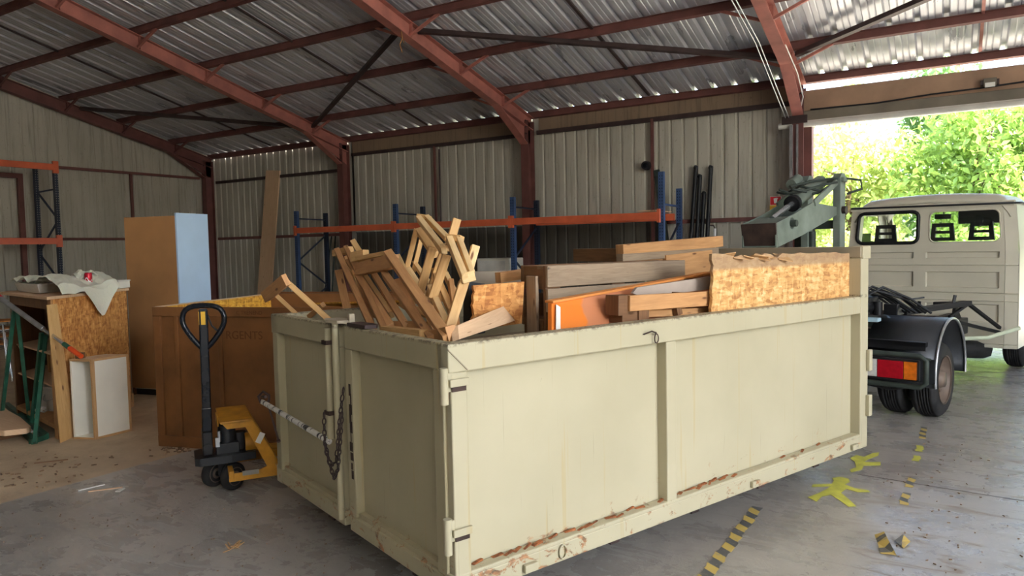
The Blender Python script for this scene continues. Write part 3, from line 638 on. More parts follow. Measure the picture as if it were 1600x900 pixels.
# ------------------------------------------------------------------ scrap wood in the container
CU = Vector((cos(CA), sin(CA), 0)); CV = Vector((-sin(CA), cos(CA), 0)); C0 = Vector((-1.6315, 2.1862, 0))
def cl(u, v, z): return C0+CU*u+CV*v+Vector((0, 0, z))
def hu(px, py, u): return on(px, py, cl(u, 0, 0), CU)     # a point of the heap at distance u behind the doors
def hv(px, py, v): return on(px, py, cl(0, v, 0), CV)
VN = Vector((.70, -.70, .12)).normalized()
def frame_of(nm, mats, lab, cat, bars, group=None, grain=True):
    """bars: part name, p0, p1, width, thickness ; width lies in the plane of the frame"""
    ps = [b_[1] for b_ in bars]+[b_[2] for b_ in bars]; lo = min(ps, key=lambda p: p.z)
    t = thing(nm, (lo.x, lo.y, lo.z), lab, cat, group)
    for i, b_ in enumerate(bars):
        q = B(); upv = b_[5] if len(b_) > 5 else VN
        q.bar(b_[1], b_[2], b_[3]*.88, min(b_[4], .045), upv); q.build(b_[0], mats[i % len(mats)] if isinstance(mats, list) else mats, t, .0025)
    return t
# 1 small frame hanging out over the left door
frame_of('slatted_lattice', ['pine_warm', 'pine', 'pine'], 'small pale wooden frame leaning out over the left container door', 'wooden frame',
  [('end_board', hu(414, 464, -.02), hu(447, 437, -.04), .075, .03), ('rail', hu(441, 434, 0), hu(520, 505, .16), .036, .03), ('rail', hu(430, 460, .05), hu(486, 512, .2), .028, .03), ('cross_board', hu(470, 506, .2), hu(505, 476, .22), .034, .03)], 'nailed stick frames in the container')
# 2 curved stick with crosspiece
frame_of('slatted_lattice', ['pine_warm', 'pine_warm', 'pine'], 'upright wooden stick with short crosspiece behind the door latch', 'wooden frame',
  [('stick', hu(529, 424, .62), hu(549, 512, .55), .06, .04), ('crosspiece', hu(540, 483, .6), hu(594, 490, .6), .07, .035), ('short_stick', hu(545, 500, .5), hu(556, 520, .45), .05, .04)], 'nailed stick frames in the container')
# 3 dark leaning frame
frame_of('slatted_lattice', ['pine_warm', 'pine_warm', 'pine', 'pine_warm', 'pine', 'pine_warm'], 'darker wooden frame of thin slats leaning left beside the upright stick', 'wooden frame',
  [('rail', hu(527, 392, .62), hu(592, 535, .12), .040, .05), ('rail', hu(541, 388, .66), hu(608, 530, .14), .034, .05), ('end_block', hu(523, 396, .63), hu(548, 390, .66), .05, .06), ('slat', hu(548, 392, .72), hu(556, 430, .66), .05, .04), ('slat', hu(556, 430, .6), hu(580, 500, .4), .035, .04), ('rail', hu(553, 405, .74), hu(585, 520, .3), .03, .045)], 'nailed stick frames in the container')
# 4 big frame in front
frame_of('slatted_lattice', ['pine_warm', 'pine_warm', 'pine_warm', 'pine_warm', 'pine', 'pine_warm', 'pine', 'pine_warm', 'pine_warm', 'pine'], 'large orange-toned wooden frame leaning back over the right container door', 'wooden frame',
  [('head_board', hu(560, 421, .44), hu(617, 408, .38), .085, .05), ('rail', hu(607, 396, .38), hu(701, 530, .09), .050, .05), ('rail', hu(560, 432, .44), hu(612, 512, .26), .044, .05), ('rail', hu(601, 428, .40), hu(676, 532, .10), .040, .05),
   ('slat', hu(560, 405, .50), hu(608, 396, .46), .03, .05), ('slat', hu(584, 428, .48), hu(636, 512, .28), .038, .04), ('slat', hu(570, 430, .52), hu(612, 492, .34), .028, .04), ('foot_block', hu(676, 526, .14), hu(706, 520, .1), .07, .05), ('cross_rail', hu(612, 507, .3), hu(664, 508, .3), .04, .04), ('corner_block', hu(552, 402, .50), hu(572, 398, .52), .07, .05)], 'nailed stick frames in the container')
q = B(); a, c = hu(601, 521, .12), hu(664, 528, .10); q.bar(a, c, .07, .05, -CU); single(q, 'wooden_offcut', 'pine', 'short pale wooden block lying along the rim of the right container door', 'wood block', a)
frame_of('wooden_offcut', ['pine', 'pine_warm', 'pine'], 'knot of short pale wood ends behind the top of the leaning slats', 'wood block',
  [('stick', hu(552, 378, .62), hu(568, 404, .58), .04, .04), ('block', hu(545, 408, .60), hu(556, 424, .58), .05, .05), ('stick', hu(541, 402, .66), hu(551, 440, .6), .03, .03)])
# 5 two pale frames of paired slats standing highest
frame_of('slatted_lattice', ['pine_light', 'pine_light', 'pine', 'pine_light', 'pine', 'pine', 'pine', 'pine', 'pine_light', 'pine_light', 'pine'], 'highest pale wooden frame with a slotted double-slat top and hanging legs', 'wooden frame',
  [('top_slat', hu(655, 342, .70), hu(694, 392, .56), .034, .07), ('top_slat', hu(668, 341, .74), hu(706, 380, .62), .030, .07), ('end_block', hu(653, 339, .72), hu(672, 341, .76), .034, .07), ('end_block', hu(690, 388, .57), hu(710, 384, .62), .05, .07),
   ('leg', hu(651, 358, .74), hu(634, 425, .70), .036, .04), ('leg', hu(661, 362, .80), hu(646, 424, .76), .030, .04), ('side_rail', hu(655, 360, .76), hu(680, 398, .66), .05, .04), ('leg', hu(676, 386, .56), hu(655, 462, .52), .05, .06), ('lower_slat', hu(636, 418, .72), hu(672, 476, .58), .038, .05), ('lower_slat', hu(648, 412, .78), hu(684, 462, .64), .028, .05), ('leg', hu(690, 395, .6), hu(668, 462, .56), .03, .05)], 'nailed stick frames in the container')
frame_of('slatted_lattice', ['pine_light', 'pine_light', 'pine', 'pine_light', 'pine', 'pine', 'pine_light', 'pine', 'pine', 'pine_light', 'pine', 'pine_light'], 'pale wooden frame at the right of the stick pile, two ends sticking up', 'wooden frame',
  [('top_slat', hu(702, 374, .52), hu(727, 436, .40), .036, .07), ('top_slat', hu(717, 374, .56), hu(738, 430, .46), .030, .07), ('end_block', hu(698, 372, .53), hu(722, 374, .57), .04, .07), ('end_block', hu(722, 436, .40), hu(742, 430, .45), .055, .08),
   ('leg', hu(714, 342, .60), hu(702, 384, .56), .048, .05), ('leg', hu(698, 398, .52), hu(676, 466, .46), .052, .05), ('leg', hu(743, 384, .60), hu(733, 420, .56), .046, .05), ('leg', hu(725, 440, .42), hu(700, 520, .30), .052, .05),
   ('lower_slat', hu(678, 424, .60), hu(706, 488, .44), .036, .05), ('lower_slat', hu(692, 420, .66), hu(716, 470, .52), .028, .05), ('leg', hu(688, 460, .5), hu(672, 500, .42), .04, .05), ('lower_slat', hu(672, 450, .52), hu(700, 512, .36), .036, .05)], 'nailed stick frames in the container')
frame_of('slatted_lattice', ['pine_light', 'pine_warm', 'pine_light', 'pine', 'pine_warm'], 'low jumble of nailed pale sticks between the big orange-toned frame and the highest frame', 'wooden frame',
  [('stick', hu(620, 402, .62), hu(652, 470, .5), .05, .04), ('stick', hu(622, 440, .56), hu(664, 520, .3), .045, .04), ('stick', hu(666, 474, .46), hu(684, 528, .22), .045, .04), ('stick', hu(628, 476, .5), hu(690, 500, .40), .04, .04), ('stick', hu(704, 440, .58), hu(714, 516, .34), .03, .04)], 'nailed stick frames in the container')
# plank lying towards the corner
q = B(); P_ = [hv(707, 534, .10), hv(705, 512, .14), hu(806, 470, 1.02), hu(808, 500, .90)]
n_ = (P_[1]-P_[0]).cross(P_[2]-P_[0]).normalized(); bot = [p-n_*.03 for p in P_]
q.add(P_+bot, [(0, 1, 2, 3), (7, 6, 5, 4), (0, 4, 5, 1), (1, 5, 6, 2), (2, 6, 7, 3), (3, 7, 4, 0)], [[(0, 0), (0, .15), (.8, .2), (.8, 0)], [(0, 0), (0, .15), (.8, .2), (.8, 0)]]+[[(0, 0), (0, .03), (.5, .03), (.5, 0)]]*4)
single(q, 'wide_plank', 'board_pale', 'wide pale plank sloping up from the near corner of the container', 'plank', P_[0])
# OSB offcut with a torn left edge
P_ = []
R_ = random.Random(11)
L_ = [(734+R_.random()*5, 446+i*5.2) for i in range(12)]
poly = L_+[(760, 512), (812, 505), (816, 440), (775, 443)]
pts = [hv(x, y, .62) for x, y in poly]; O_ = pts[0]; p2 = [((p-O_).dot(CU), (p-O_).z) for p in pts]
q = B(); q.prism(p2, .018, O_, CU, (0, 0, 1)); single(q, 'chipboard_offcut', 'osb_warm', 'small chipboard piece with a torn left edge beside the pale stick pile', 'board', O_)
q = B(); q.bar(hv(741, 443, .75), hv(741, 520, .70), .10, .05, -CV); single(q, 'black_box_end', 'black_plastic', 'black object wedged behind the torn edge of the chipboard piece', 'plastic box', hv(735, 520, .7))
q = B(); q.bar(hv(728, 438, 1.2), hv(835, 434, 1.2), .035, .10, (0, 0, 1)); single(q, 'grey_board', 'grey_brown_sheet', 'grey board lying behind the chipboard piece in the container', 'board', hv(728, 438, 1.2))
q = B(); q.bar(hv(778, 434, .85), hv(818, 428, .85), .05, .055, (0, 0, 1)); single(q, 'splintered_block', 'pine_warm', 'broken reddish wood end on top of the chipboard piece', 'wood block', hv(778, 434, .85))
# grey pallet standing on its side: boards on the right face, blocks and boards inside
def lb(t, nm, u0, u1, v0, v1, z0, z1, mt, R_=None):
    q = cb(); q.bb(u0, u1, v0, v1, z0, z1); return q.build(nm, mt, t, .004)
gp_ = thing('grey_pallet', tuple(cl(.95, .5, .24)), 'weathered grey wooden pallet standing on edge in the middle of the container', 'pallet', None, CA)
for z0, z1 in ((1.342, 1.452), (1.215, 1.335), (1.02, 1.12), (.80, .90), (.5, .6), (.26, .36)): lb(gp_, 'face_board', .90, 1.98, .46, .48, z0, z1, 'pallet_grey')
for z0, z1 in ((1.345, 1.452), (1.14, 1.30), (.80, .90), (.26, .36)): lb(gp_, 'back_board', .90, 1.98, .66, .68, z0, z1, 'old_brown')
for u0 in (.90, 1.38, 1.86):
    lb(gp_, 'runner', u0+.0, u0+.10, .48, .50, .24, 1.452, 'old_brown')
    for z0 in (1.33, 1.06, .80, .25): lb(gp_, 'block', u0, u0+.12, .50, .658, z0, z0+.12, 'old_brown')
lb(gp_, 'top_board', .90, 1.98, .50, .545, 1.43, 1.452, 'pallet_grey')
lb(gp_, 'loose_board', .87, .89, .52, .60, .9, 1.40, 'pine_grey')
# orange cabinet panel leaning along the rail
P_ = [hv(862, 474, .28), hv(862, 520, .20), hv(1112, 492, .2), hv(1112, 428, .28)]
q = B(); n_ = CV; bot = [p+CV*.03 for p in P_]; e = .07
q.add(P_+bot, [(0, 1, 2, 3), (7, 6, 5, 4), (0, 4, 5, 1), (1, 5, 6, 2), (2, 6, 7, 3), (3, 7, 4, 0)], [[(0.02, .3), (0, 0), (1, 0), (1, .3)]]*2+[[(0, 0), (0, .02), (.1, .02), (.1, 0)]]*4)
t = thing('orange_panel', tuple(P_[1]), 'orange furniture panel partly covered with film, between grey pallet and rail', 'panel'); q.build('face', 'orange_panel', t, .003)
q = B(); q.bar(P_[0]+CV*.02+Vector((0, 0, .006)), P_[3]+CV*.02+Vector((0, 0, .006)), .06, .012); q.build('edge_strip', 'orange_wood', t, .002)
q = B(); q.bar(hv(872, 478, .262), hv(872, 519, .19), .03, .004, -CV); q.build('film', 'white_plastic', t)
# grey strip board resting on it
P_ = [hv(985, 458, .20), hv(1003, 464, .19), hv(1107, 452, .19), hv(1107, 432, .20), hv(992, 449, .20)]
p2 = [((p-P_[0]).dot(CU), (p-P_[0]).z) for p in P_]
q = B(); q.prism(p2, .016, P_[0], CU, (0, 0, 1)); single(q, 'melamine_strip', 'melamine', 'rounded grey laminate strip lying on the orange panel', 'board', P_[0])
# broken brown pallet on the rail
bp = thing('broken_pallet', tuple(cl(1.0, .15, 1.0)), 'broken brown pallet end lying between the rail and the orange panel', 'pallet', None, CA)
def hb(t, nm, p0, p1, wd, ht, mt, upv): q = B(); q.bar(p0, p1, wd, ht, upv); return q.build(nm, mt, t, .003)
hb(bp, 'long_board', hv(982, 474, .12), hv(1112, 466, .12), .078, .022, 'pine_warm', -CV)
hb(bp, 'block', hv(956, 477, .17), hv(980, 476, .17), .10, .09, 'old_brown', -CV); hb(bp, 'block', hv(962, 495, .17), hv(990, 494, .17), .06, .09, 'old_brown', -CV)
hb(bp, 'block', hv(988, 486, .16), hv(1004, 485, .16), .10, .09, 'old_brown', -CV); hb(bp, 'cross_board', hv(1055, 464, .14), hv(1060, 492, .14), .04, .03, 'old_brown', -CV)
hb(bp, 'lower_board', hv(1000, 490, .17), hv(1112, 486, .17), .04, .02, 'pine_warm', -CV); hb(bp, 'top_edge', hv(1055, 459, .16), hv(1112, 462, .16), .05, .02, 'old_brown', (0, 0, 1))
# brown pallet on top at the back
tp = thing('brown_pallet', tuple(cl(2.1, 1.05, 1.2)), 'brown wooden pallet lying on top of the pile in front of the headboard', 'pallet', None, CA)
hb(tp, 'front_stringer', hv(968, 392, 1.0), hv(1124, 377, 1.0), .07, .08, 'pine_warm', (0, 0, 1)); hb(tp, 'front_board', hv(968, 403, .98), hv(1118, 392, .98), .06, .05, 'pine_grey', (0, 0, 1))
hb(tp, 'under_board', hv(975, 405, 1.0), hv(1105, 400, 1.0), .06, .10, 'pine_warm', (0, 0, 1))
for px in (985, 1032, 1100):
    a = hv(px, 398, 1.03); hb(tp, 'block', a, a+CV*.5, .12, .09, 'old_brown', (0, 0, 1))
for k, f in enumerate((.14, .28)):
    hb(tp, 'deck_board', hv(974, 388, 1.0+f), hv(1122, 374, 1.0+f), .09, .022, 'pine_warm', (0, 0, 1))
q = B(); q.bar(hv(1040, 424, .95), hv(1112, 414, .95), .02, .22, (0, 0, 1)); single(q, 'brown_board', 'pine_warm', 'brown board on edge below the pallet that lies on the pile', 'board', hv(1040, 440, .95))
# big chipboard sheet along the rail
R_ = random.Random(4)
top = [(1108+i*9.2, 396+R_.random()*3+(6 if 3 < i < 14 and R_.random() < .5 else 0)-(i*.12)) for i in range(25)]
left = [(1108-2+R_.random()*5, 398+i*8.4) for i in range(1, 12)]
poly = [(1109, 498)]+left[::-1]+top+[(1331, 398), (1324, 480)]
pts = [hv(x, y, .092) for x, y in poly]; O_ = pts[0]; p2 = [((p-O_).dot(CU), p.z) for p in pts]
O2 = Vector((O_.x, O_.y, 0)); q = B(); q.prism([(a, c) for a, c in p2], .018, O2, CU, (0, 0, 1)); t = thing('chipboard_sheet', tuple(O_), 'large chipboard sheet with a torn top edge standing inside the right end', 'board'); q.build('sheet', 'osb_stained', t)
q = B(); R_ = random.Random(9)
for i in range(7):
    x = 1128+i*13+R_.random()*6; a = hv(x, 400+R_.random()*3, .10); c = hv(x+14+R_.random()*14, 405-R_.random()*7, .07-R_.random()*.02); q.bar(a, c, .05+R_.random()*.04, .006, Vector((0, 0, 1))+CV*R_.uniform(-.8, .8))
o = q.build('splinters', 'ply_edge', t); tag(o, kind='stuff')
# fill: a few boards lower down so the pile has a bed
for i, (u0, u1, v0, v1, z0, z1) in enumerate(((.75, 3.1, .72, 1.75, .24, .95), )):
    t = thing('scrap_stack', tuple(cl(u0, v0, .24)), 'stack of old boards under the pallets deep in the container', 'board stack', None, CA)
    for k in range(9): lb(t, 'board', u0+.03*(k % 3), u1-.05*(k % 2), v0+.02*(k % 3), v1-.03*(k % 2), z0+k*.08, z0+k*.08+.06, ('pine_grey', 'old_brown', 'grey_brown_sheet')[k % 3])

# ------------------------------------------------------------------ pallet racking along the back wall
def post(t, x, y, h, mt, ax, hol='hole'):
    """perforated upright: open channel; ax = (dx, dy) unit facing direction with the holes"""
    q = B(); q.bb(x-.045, x+.045, y-.035, y+.035, .0, h); q.k = 1; n = int(h/.05)
    dx, dy = ax
    for i in range(2, n):
        for s_ in (-.02, .02): q.box((x+dx*.0455+(0 if dx else s_), y+dy*.0355+(s_ if dx else 0), i*.05), (.004 if dx else .010, .004 if dy else .010, .02))
    q.build('upright', [mt, hol], t)
    q = B(); q.bb(x-.06, x+.06, y-.06, y+.06, 0, .008); q.build('foot_plate', mt, t)
rk = thing('pallet_rack', (-8.3, 11.3, 0), 'long blue and orange pallet rack along the back wall behind the container', 'rack')
for x, h in ((-12.55, 2.45), (-9.66, 2.47), (-6.87, 2.46), (-4.04, 2.72)):
    last = x > -5
    post(rk, x, 11.3, h, 'blue_post', (0, -1) if not last else (0, -1)); post(rk, x, 12.18, h-.02 if not last else 2.50, 'navy_post' if not last else 'blue_post', (0, -1))
    for z0 in (2.28 if not last else 2.2, .2):
        q = B(); q.bar((x, 11.33, z0), (x, 12.15, z0-.01), .03, .03); q.build('cross_brace', 'navy_post' if not last else 'blue_post', rk)
    for a, c in (((11.33, 1.35), (12.15, 1.9)), ((11.33, 1.3), (12.15, .75)), ((11.33, .25), (12.15, .7))):
        q = B(); q.bar((x, a[0], a[1]), (x, c[0], c[1]), .03, .03); q.build('diagonal_brace', 'navy_post', rk)
for a, c in ((-12.55, -9.66), (-9.66, -6.87), (-6.87, -4.04)):
    for y in (11.25,):
        q = B(); q.bb(a+.05, c-.05, y-.05, y, 1.95, 2.07); q.k = 0; q.bb(a+.0, a+.05, y-.055, y, 1.90, 2.12); q.bb(c-.05, c, y-.055, y, 1.90, 2.12); q.build('beam', 'orange_beam', rk, .004)
    if c > -5:
        q = B(); q.bb(a+.05, c-.05, 12.05, 12.1, 1.95, 2.07); q.build('beam', 'orange_beam', rk, .004)
q = B(); q.bar((-4.3, 11.28, 2.10), (-4.3, 12.1, 2.10), .3, .018, (0, 0, 1)); single(q, 'shelf_board', 'board_pale', 'small pale board laid across the right end of the long orange rack', 'board', (-4.3, 11.7, 2.1))
q = B(); q.bar((-14.98, 12.28, .0), (-14.66, 12.5, 3.6), .50, .04, (0, -1, .05)); single(q, 'leaning_board', 'board_pale', 'tall pale board leaning on the back wall in the far left bay', 'board', (-14.98, 12.28, 0))
for i, (x0, h, x1, lab) in enumerate(((-3.93, 2.88, -3.84, 'leftmost and tallest of the four beside the rack end'), (-3.80, 2.72, -3.77, 'second from left of the four beside the rack end'), (-3.72, 2.42, -3.70, 'shortest of the four beside the rack end'), (-3.62, 2.86, -3.58, 'rightmost of the four beside the rack end'))):
    t = thing('black_tube', (x0, 12.33, 0), 'black tube on the back wall, '+lab, 'tube', 'black tubes leaning on the back wall')
    q = B(); q.cyl((x0-.05, 12.25, 0), (x1, 12.5, h), .036, n=10); q.build('pipe', 'black', t); q = B(); q.cyl((x1-.004, 12.48, h-.02), (x1, 12.5, h+.01), .039, n=10); q.build('end_cap', 'black_plastic', t)
q = B(); q.bar((-4.1, 12.25, 0), (-4.56, 12.5, 2.88), .10, .05, (0, 1, 0)); single(q, 'grey_profile', 'truck_green_dark', 'dark grey metal section leaning left on the wall behind the rack end', 'metal section', (-4.1, 12.25, 0))
t = thing('white_pole', (-3.52, 12.4, 0), 'thin white pole with a hooked top by the black tubes', 'pole')
q = B(); q.cyl((-3.52, 12.4, 0), (-3.50, 12.45, 1.80), .022, n=10); q.build('pole', 'white_tube', t); q = B(); q.tube([(-3.50, 12.45, 1.80), (-3.52, 12.44, 1.85), (-3.62, 12.42, 1.86), (-3.66, 12.42, 1.90)], .015, 6); q.build('hook', 'dark_steel', t)
for x0, x1, lab in ((-12.9, -12.72, 'leaning'), (-12.62, -12.6, 'upright')):
    q = B(); q.cyl((x0, 12.3, 0), (x1, 12.53, 1.95), .018, n=8); single(q, 'thin_rod', 'truck_green_dark', 'thin dark rod, the %s one, on the wall behind the left rack end' % lab, 'rod', (x0, 12.3, 0))
t = thing('white_cabinet', (-7.6, 12.0, 0), 'white metal cabinet top showing at the wall behind the pallets', 'cabinet')
q = B(); q.bb(-7.93, -7.2, 11.65, 12.2, .05, 1.34); q.build('body', 'white_panel', t, .015); q = B(); q.bb(-7.86, -7.28, 11.635, 11.65, .1, 1.29); q.build('door', 'white_plastic', t, .005)
q = B(); q.cyl((-7.34, 11.63, .7), (-7.34, 11.60, .7), .012, n=8); q.build('knob', 'black', t)

# ------------------------------------------------------------------ left side of the shed
lr = thing('pallet_rack', (-16.4, 7.95, 0), 'tall dark pallet rack with orange beams at the left edge', 'rack')
for y in (7.95, 4.9):
    for x in (-16.0, -16.8): post(lr, x, y, 3.45, 'navy_post', (1, 0), 'pale_hole')
    for z0 in (2.95, .2): q = B(); q.bar((-16, y, z0), (-16.8, y, z0-.03), .03, .03); q.build('cross_brace', 'navy_post', lr)
    for k in range(4):
        z0 = .3+k*.68; a, c = ((-16, -16.8) if k % 2 else (-16.8, -16)); q = B(); q.bar((a, y, z0), (c, y, z0+.62), .03, .03); q.build('diagonal_brace', 'navy_post', lr)
for z0, mt in ((3.33, 'orange_beam'), (1.80, 'pink_beam')):
    for x in (-15.93,):
        q = B(); q.bb(x-.02, x+.03, 4.98, 7.9, z0, z0+.13); q.bb(x-.02, x+.035, 7.87, 7.98, z0-.06, z0+.19); q.build('beam', mt, lr, .006)
# tall cabinet on its own
wa = thing('wardrobe', (-7.4, 4.56, 0), 'tall brown wardrobe back with pale blue-white side near the left wall', 'wardrobe')
WX = Vector((.975, .22, 0)).normalized(); WY = Vector((-.22, .975, 0)).normalized(); WO = Vector((-7.735, 4.53, 0))
WF = Matrix(((WX.x, WY.x, 0, WO.x), (WX.y, WY.y, 0, WO.y), (0, 0, 1, 0), (0, 0, 0, 1)))
q = B(WF); q.bb(0, .70, 0, .006, .08, 1.955); q.build('back_panel', 'hardboard', wa)
q = B(WF); q.bb(.70, .72, -.004, .46, .0, 1.985); q.build('side_panel', 'blue_white', wa); q = B(WF); q.bb(0, .02, .006, .46, .0, 1.96); q.build('side_panel', 'old_brown', wa)
q = B(WF); q.bb(0, .70, .006, .46, 1.935, 1.955); q.build('top_panel', 'white_panel', wa); q = B(WF); q.bb(.02, .70, .02, .46, .07, .09); q.build('bottom_panel', 'white_panel', wa)
q = B(WF); q.bb(.02, .70, .04, .06, 0, .07); q.build('plinth', 'black', wa); q = B(WF); q.bb(.02, .70, .45, .468, .09, 1.93); q.build('door', 'white_panel', wa)

# workshop cabinet with a chipboard side
KX = Vector((.975, -.222, 0)).normalized()         # along the shelves side, towards the right
KO = Vector((-7.72, 3.36, 0)); KR = Vector((-6.42, 3.10, 0)); KX = (KR-KO).normalized(); KY = Vector((-KX.y, KX.x, 0))
KYd = (Vector((-7.13, 4.19, 0))-KR).normalized(); KL = 1.26; KD = 1.26
def kf(a, c, z): return KO+KX*a+KYd*c+Vector((0, 0, z))
def kbox(nm, a0, a1, c0, c1, z0, z1, mt, t, bev=.003):
    q = B(); vs = [kf(a, c, z) for a in (a0, a1) for c in (c0, c1) for z in (z0, z1)]
    A, C_, Z_ = a1-a0, c1-c0, z1-z0; off = random.random()
    def uvf(k): return [(a*.9+off, b_*.9) for a, b_ in k]
    q.add(vs, [(0, 1, 3, 2), (4, 6, 7, 5), (0, 4, 5, 1), (2, 3, 7, 6), (0, 2, 6, 4), (1, 5, 7, 3)],
          [[(0, 0), (Z_, 0), (Z_, C_), (0, C_)], [(0, 0), (0, C_), (Z_, C_), (Z_, 0)], [(0, 0), (0, A), (Z_, A), (Z_, 0)], [(0, 0), (Z_, 0), (Z_, A), (0, A)], [(0, 0), (C_, 0), (C_, A), (0, A)], [(0, 0), (0, A), (C_, A), (C_, 0)]])
    return q.build(nm, mt, t, bev)
kb = thing('shelf_cabinet', tuple(KO), 'open brown shelf cabinet with a chipboard side at the left', 'cabinet')
LK = (KR-KO).length
kbox('side_panel', LK-.02, LK, .03, KD, .12, 1.19, 'osb_warm', kb); kbox('side_panel', 0, .05, 0, KD, 0, 1.19, 'old_brown', kb)
kbox('front_frame', LK-.10, LK-.005, -.0, .03, 0, 1.19, 'pine_warm', kb); kbox('back_panel', 0, LK, KD-.02, KD, .05, 1.19, 'old_brown', kb)
kbox('top_board', -.22, LK+.02, -.06, KD+.03, 1.19, 1.215, 'board_pale', kb); kbox('front_frame', .0, LK-.1, .0, .03, 1.10, 1.19, 'old_brown', kb)
kbox('shelf', .05, LK-.02, .04, KD-.03, .70, .715, 'board_pale', kb); kbox('shelf', .05, LK-.02, .04, KD-.03, .42, .435, 'board_pale', kb); kbox('shelf', .0, LK-.02, .0, KD-.03, .08, .12, 'pine_warm', kb)
kbox('divider', .48, .52, .3, KD-.1, .435, .70, 'pine_warm', kb); kbox('inner_panel', .05, LK-.3, .50, .52, .715, 1.10, 'old_brown', kb)
kbox('skirt', LK-.02, LK+.0, .02, KD+.03, 0, .14, 'pine_warm', kb)
q = B(); q.prism([(0, 0), (.22, 0), (.13, -.06)], .003, kf(.14, .03, .70), KX, (0, 0, 1)); q.build('torn_edge', 'board_pale', kb)
# bucket, shoe on the bottom shelf
t = thing('white_bucket', tuple(kf(.78, .3, .12)), 'white plastic bucket on the bottom shelf of the brown cabinet', 'bucket')
q = B(); c = kf(.78, .3, .12); q.lathe([(0, 0), (.09, 0), (.11, .21), (.12, .215), (.12, .23), (.108, .23), (.085, .01), (0, .01)], c); q.build('pail', 'white_plastic', t)
q = B(); q.tube([c+Vector((.12*cos(a_), .05*sin(a_)*0, .2))+Vector((0, -.12*sin(a_), -.1*sin(a_))) for a_ in np.linspace(0, pi, 12)], .004, 6); q.build('handle', 'galv', t)
t = thing('grey_jug', tuple(kf(.45, .2, .12)), 'pale grey plastic jug at the left of the bottom shelf', 'jug')
q = B(); q.lathe([(0, 0), (.06, 0), (.065, .14), (.03, .19), (.03, .22), (0, .22)], kf(.45, .2, .12)); q.build('body', 'white_plastic', t); q = B(); q.cyl(kf(.45, .2, .34), kf(.45, .2, .365), .026, n=12); q.build('cap', 'black', t)
t = thing('cable_coil', tuple(kf(.80, .05, .12)), 'small tangle of pale cable on the bottom shelf in front of the bucket', 'cable')
q = B(); c = kf(.72, .06, .14); R_ = random.Random(2)
q.tube([c+Vector((.05*cos(a_)+R_.uniform(-.01, .01), .04*sin(a_), .02+.015*sin(a_*1.7))) for a_ in np.linspace(0, 17, 60)], .006, 5); q.build('cable', 'white_plastic', t)
# plank propped in front of the cabinet corner
q = B(); q.add([tuple(kf(LK+.11, -.03, 0)), tuple(kf(LK+.11, .20, 0)), tuple(kf(LK+.035, .07, 1.15)), tuple(kf(LK+.035, -.07, 1.15)), tuple(kf(LK+.085, -.03, 0)), tuple(kf(LK+.085, .20, 0)), tuple(kf(LK+.01, .07, 1.15)), tuple(kf(LK+.01, -.07, 1.15))],
    [(0, 1, 2, 3), (7, 6, 5, 4), (0, 4, 5, 1), (1, 5, 6, 2), (2, 6, 7, 3), (3, 7, 4, 0)], [[(0, 0), (0, .14), (1.2, .12), (1.2, .02)]]*2+[[(0, 0), (0, .03), (.1, .03), (.1, 0)]]*4)
single(q, 'propped_plank', 'pine', 'pale plank propped upright against the chipboard side near the cabinet front corner', 'plank', tuple(kf(LK, -.1, 0)), bevel=.002)
# things on top: tray, plastic sheets, can, white board behind
zt = 1.217
t = thing('foam_tray', tuple(kf(.35, .35, zt)), 'white foam tray under plastic sheets on the cabinet top', 'tray')
def rrect(a0, a1, c0, c1, z, ins=0): return [kf(a0+ins, c0+ins, z), kf(a1-ins, c0+ins, z), kf(a1-ins, c1-ins, z), kf(a0+ins, c1-ins, z)]
q = B(); A = rrect(.05, .85, .05, .6, zt, .05); C_ = rrect(.05, .85, .05, .6, zt+.09, 0); D_ = rrect(.05, .85, .05, .6, zt+.09, .03); E_ = rrect(.05, .85, .05, .6, zt+.02, .07)
q.add(A+C_+D_+E_, [(3, 2, 1, 0)]+[(i+4*j, (i+1) % 4+4*j, (i+1) % 4+4*(j+1), i+4*(j+1)) for j in range(3) for i in range(4)]+[(12, 13, 14, 15)]); q.build('tray', 'white_plastic', t, .012)
def crumple(nm, poly_fn, nx, ny, seed, amp, label, base):
    R_ = np.random.default_rng(seed); ph = R_.uniform(0, 6, (8, 3)); q = B()
    def f(x, y):
        p = poly_fn(x, y); h = 0
        for a_, b_, c_ in ph: h += sin(x*(4+a_*2.2)+b_)*cos(y*(4+b_*2.0)+c_)
        h2 = abs(sin(x*13+y*7+ph[0][0]))*.5+abs(sin(y*17-x*5+ph[1][0]))*.5
        return p+Vector((0, 0, amp*(h*.22+h2*.8)))
    q.sheet(list(np.linspace(0, 1, nx)), list(np.linspace(0, 1, ny)), f, smooth=False); o = single(q, nm, 'plastic_sheet', label, 'plastic sheet', base)
    m_ = o.modifiers.new('solid', 'SOLIDIFY'); m_.thickness = .003; return o
def drape(x, y):
    a = .62+x*.82; c = .10+y*.95; z = zt+.07+.05*sin(x*3)+.03*sin(x*5)+.02*sin(y*9)
    # falls over the right side
    ov = a-(LK+.03)
    if ov > 0: z = zt+.05-ov*(.5+3.2*max(0, 1-abs(y-.66)/.3)); a = LK+.05+ov*.5
    return kf(a, c+(.25*max(0, ov)), z)
crumple('plastic_sheet', drape, 34, 26, 5, .022, 'crumpled clear plastic sheet hanging over the chipboard side of the cabinet', tuple(kf(.6, .1, zt)))
crumple('plastic_sheet', lambda x, y: kf(-.02+x*.80, .02+y*.7, zt+.10+.05*x*(1-x)+.02*sin(y*6)), 26, 20, 9, .022, 'crumpled white plastic film lying on the foam tray', tuple(kf(.3, .3, zt+.1)))
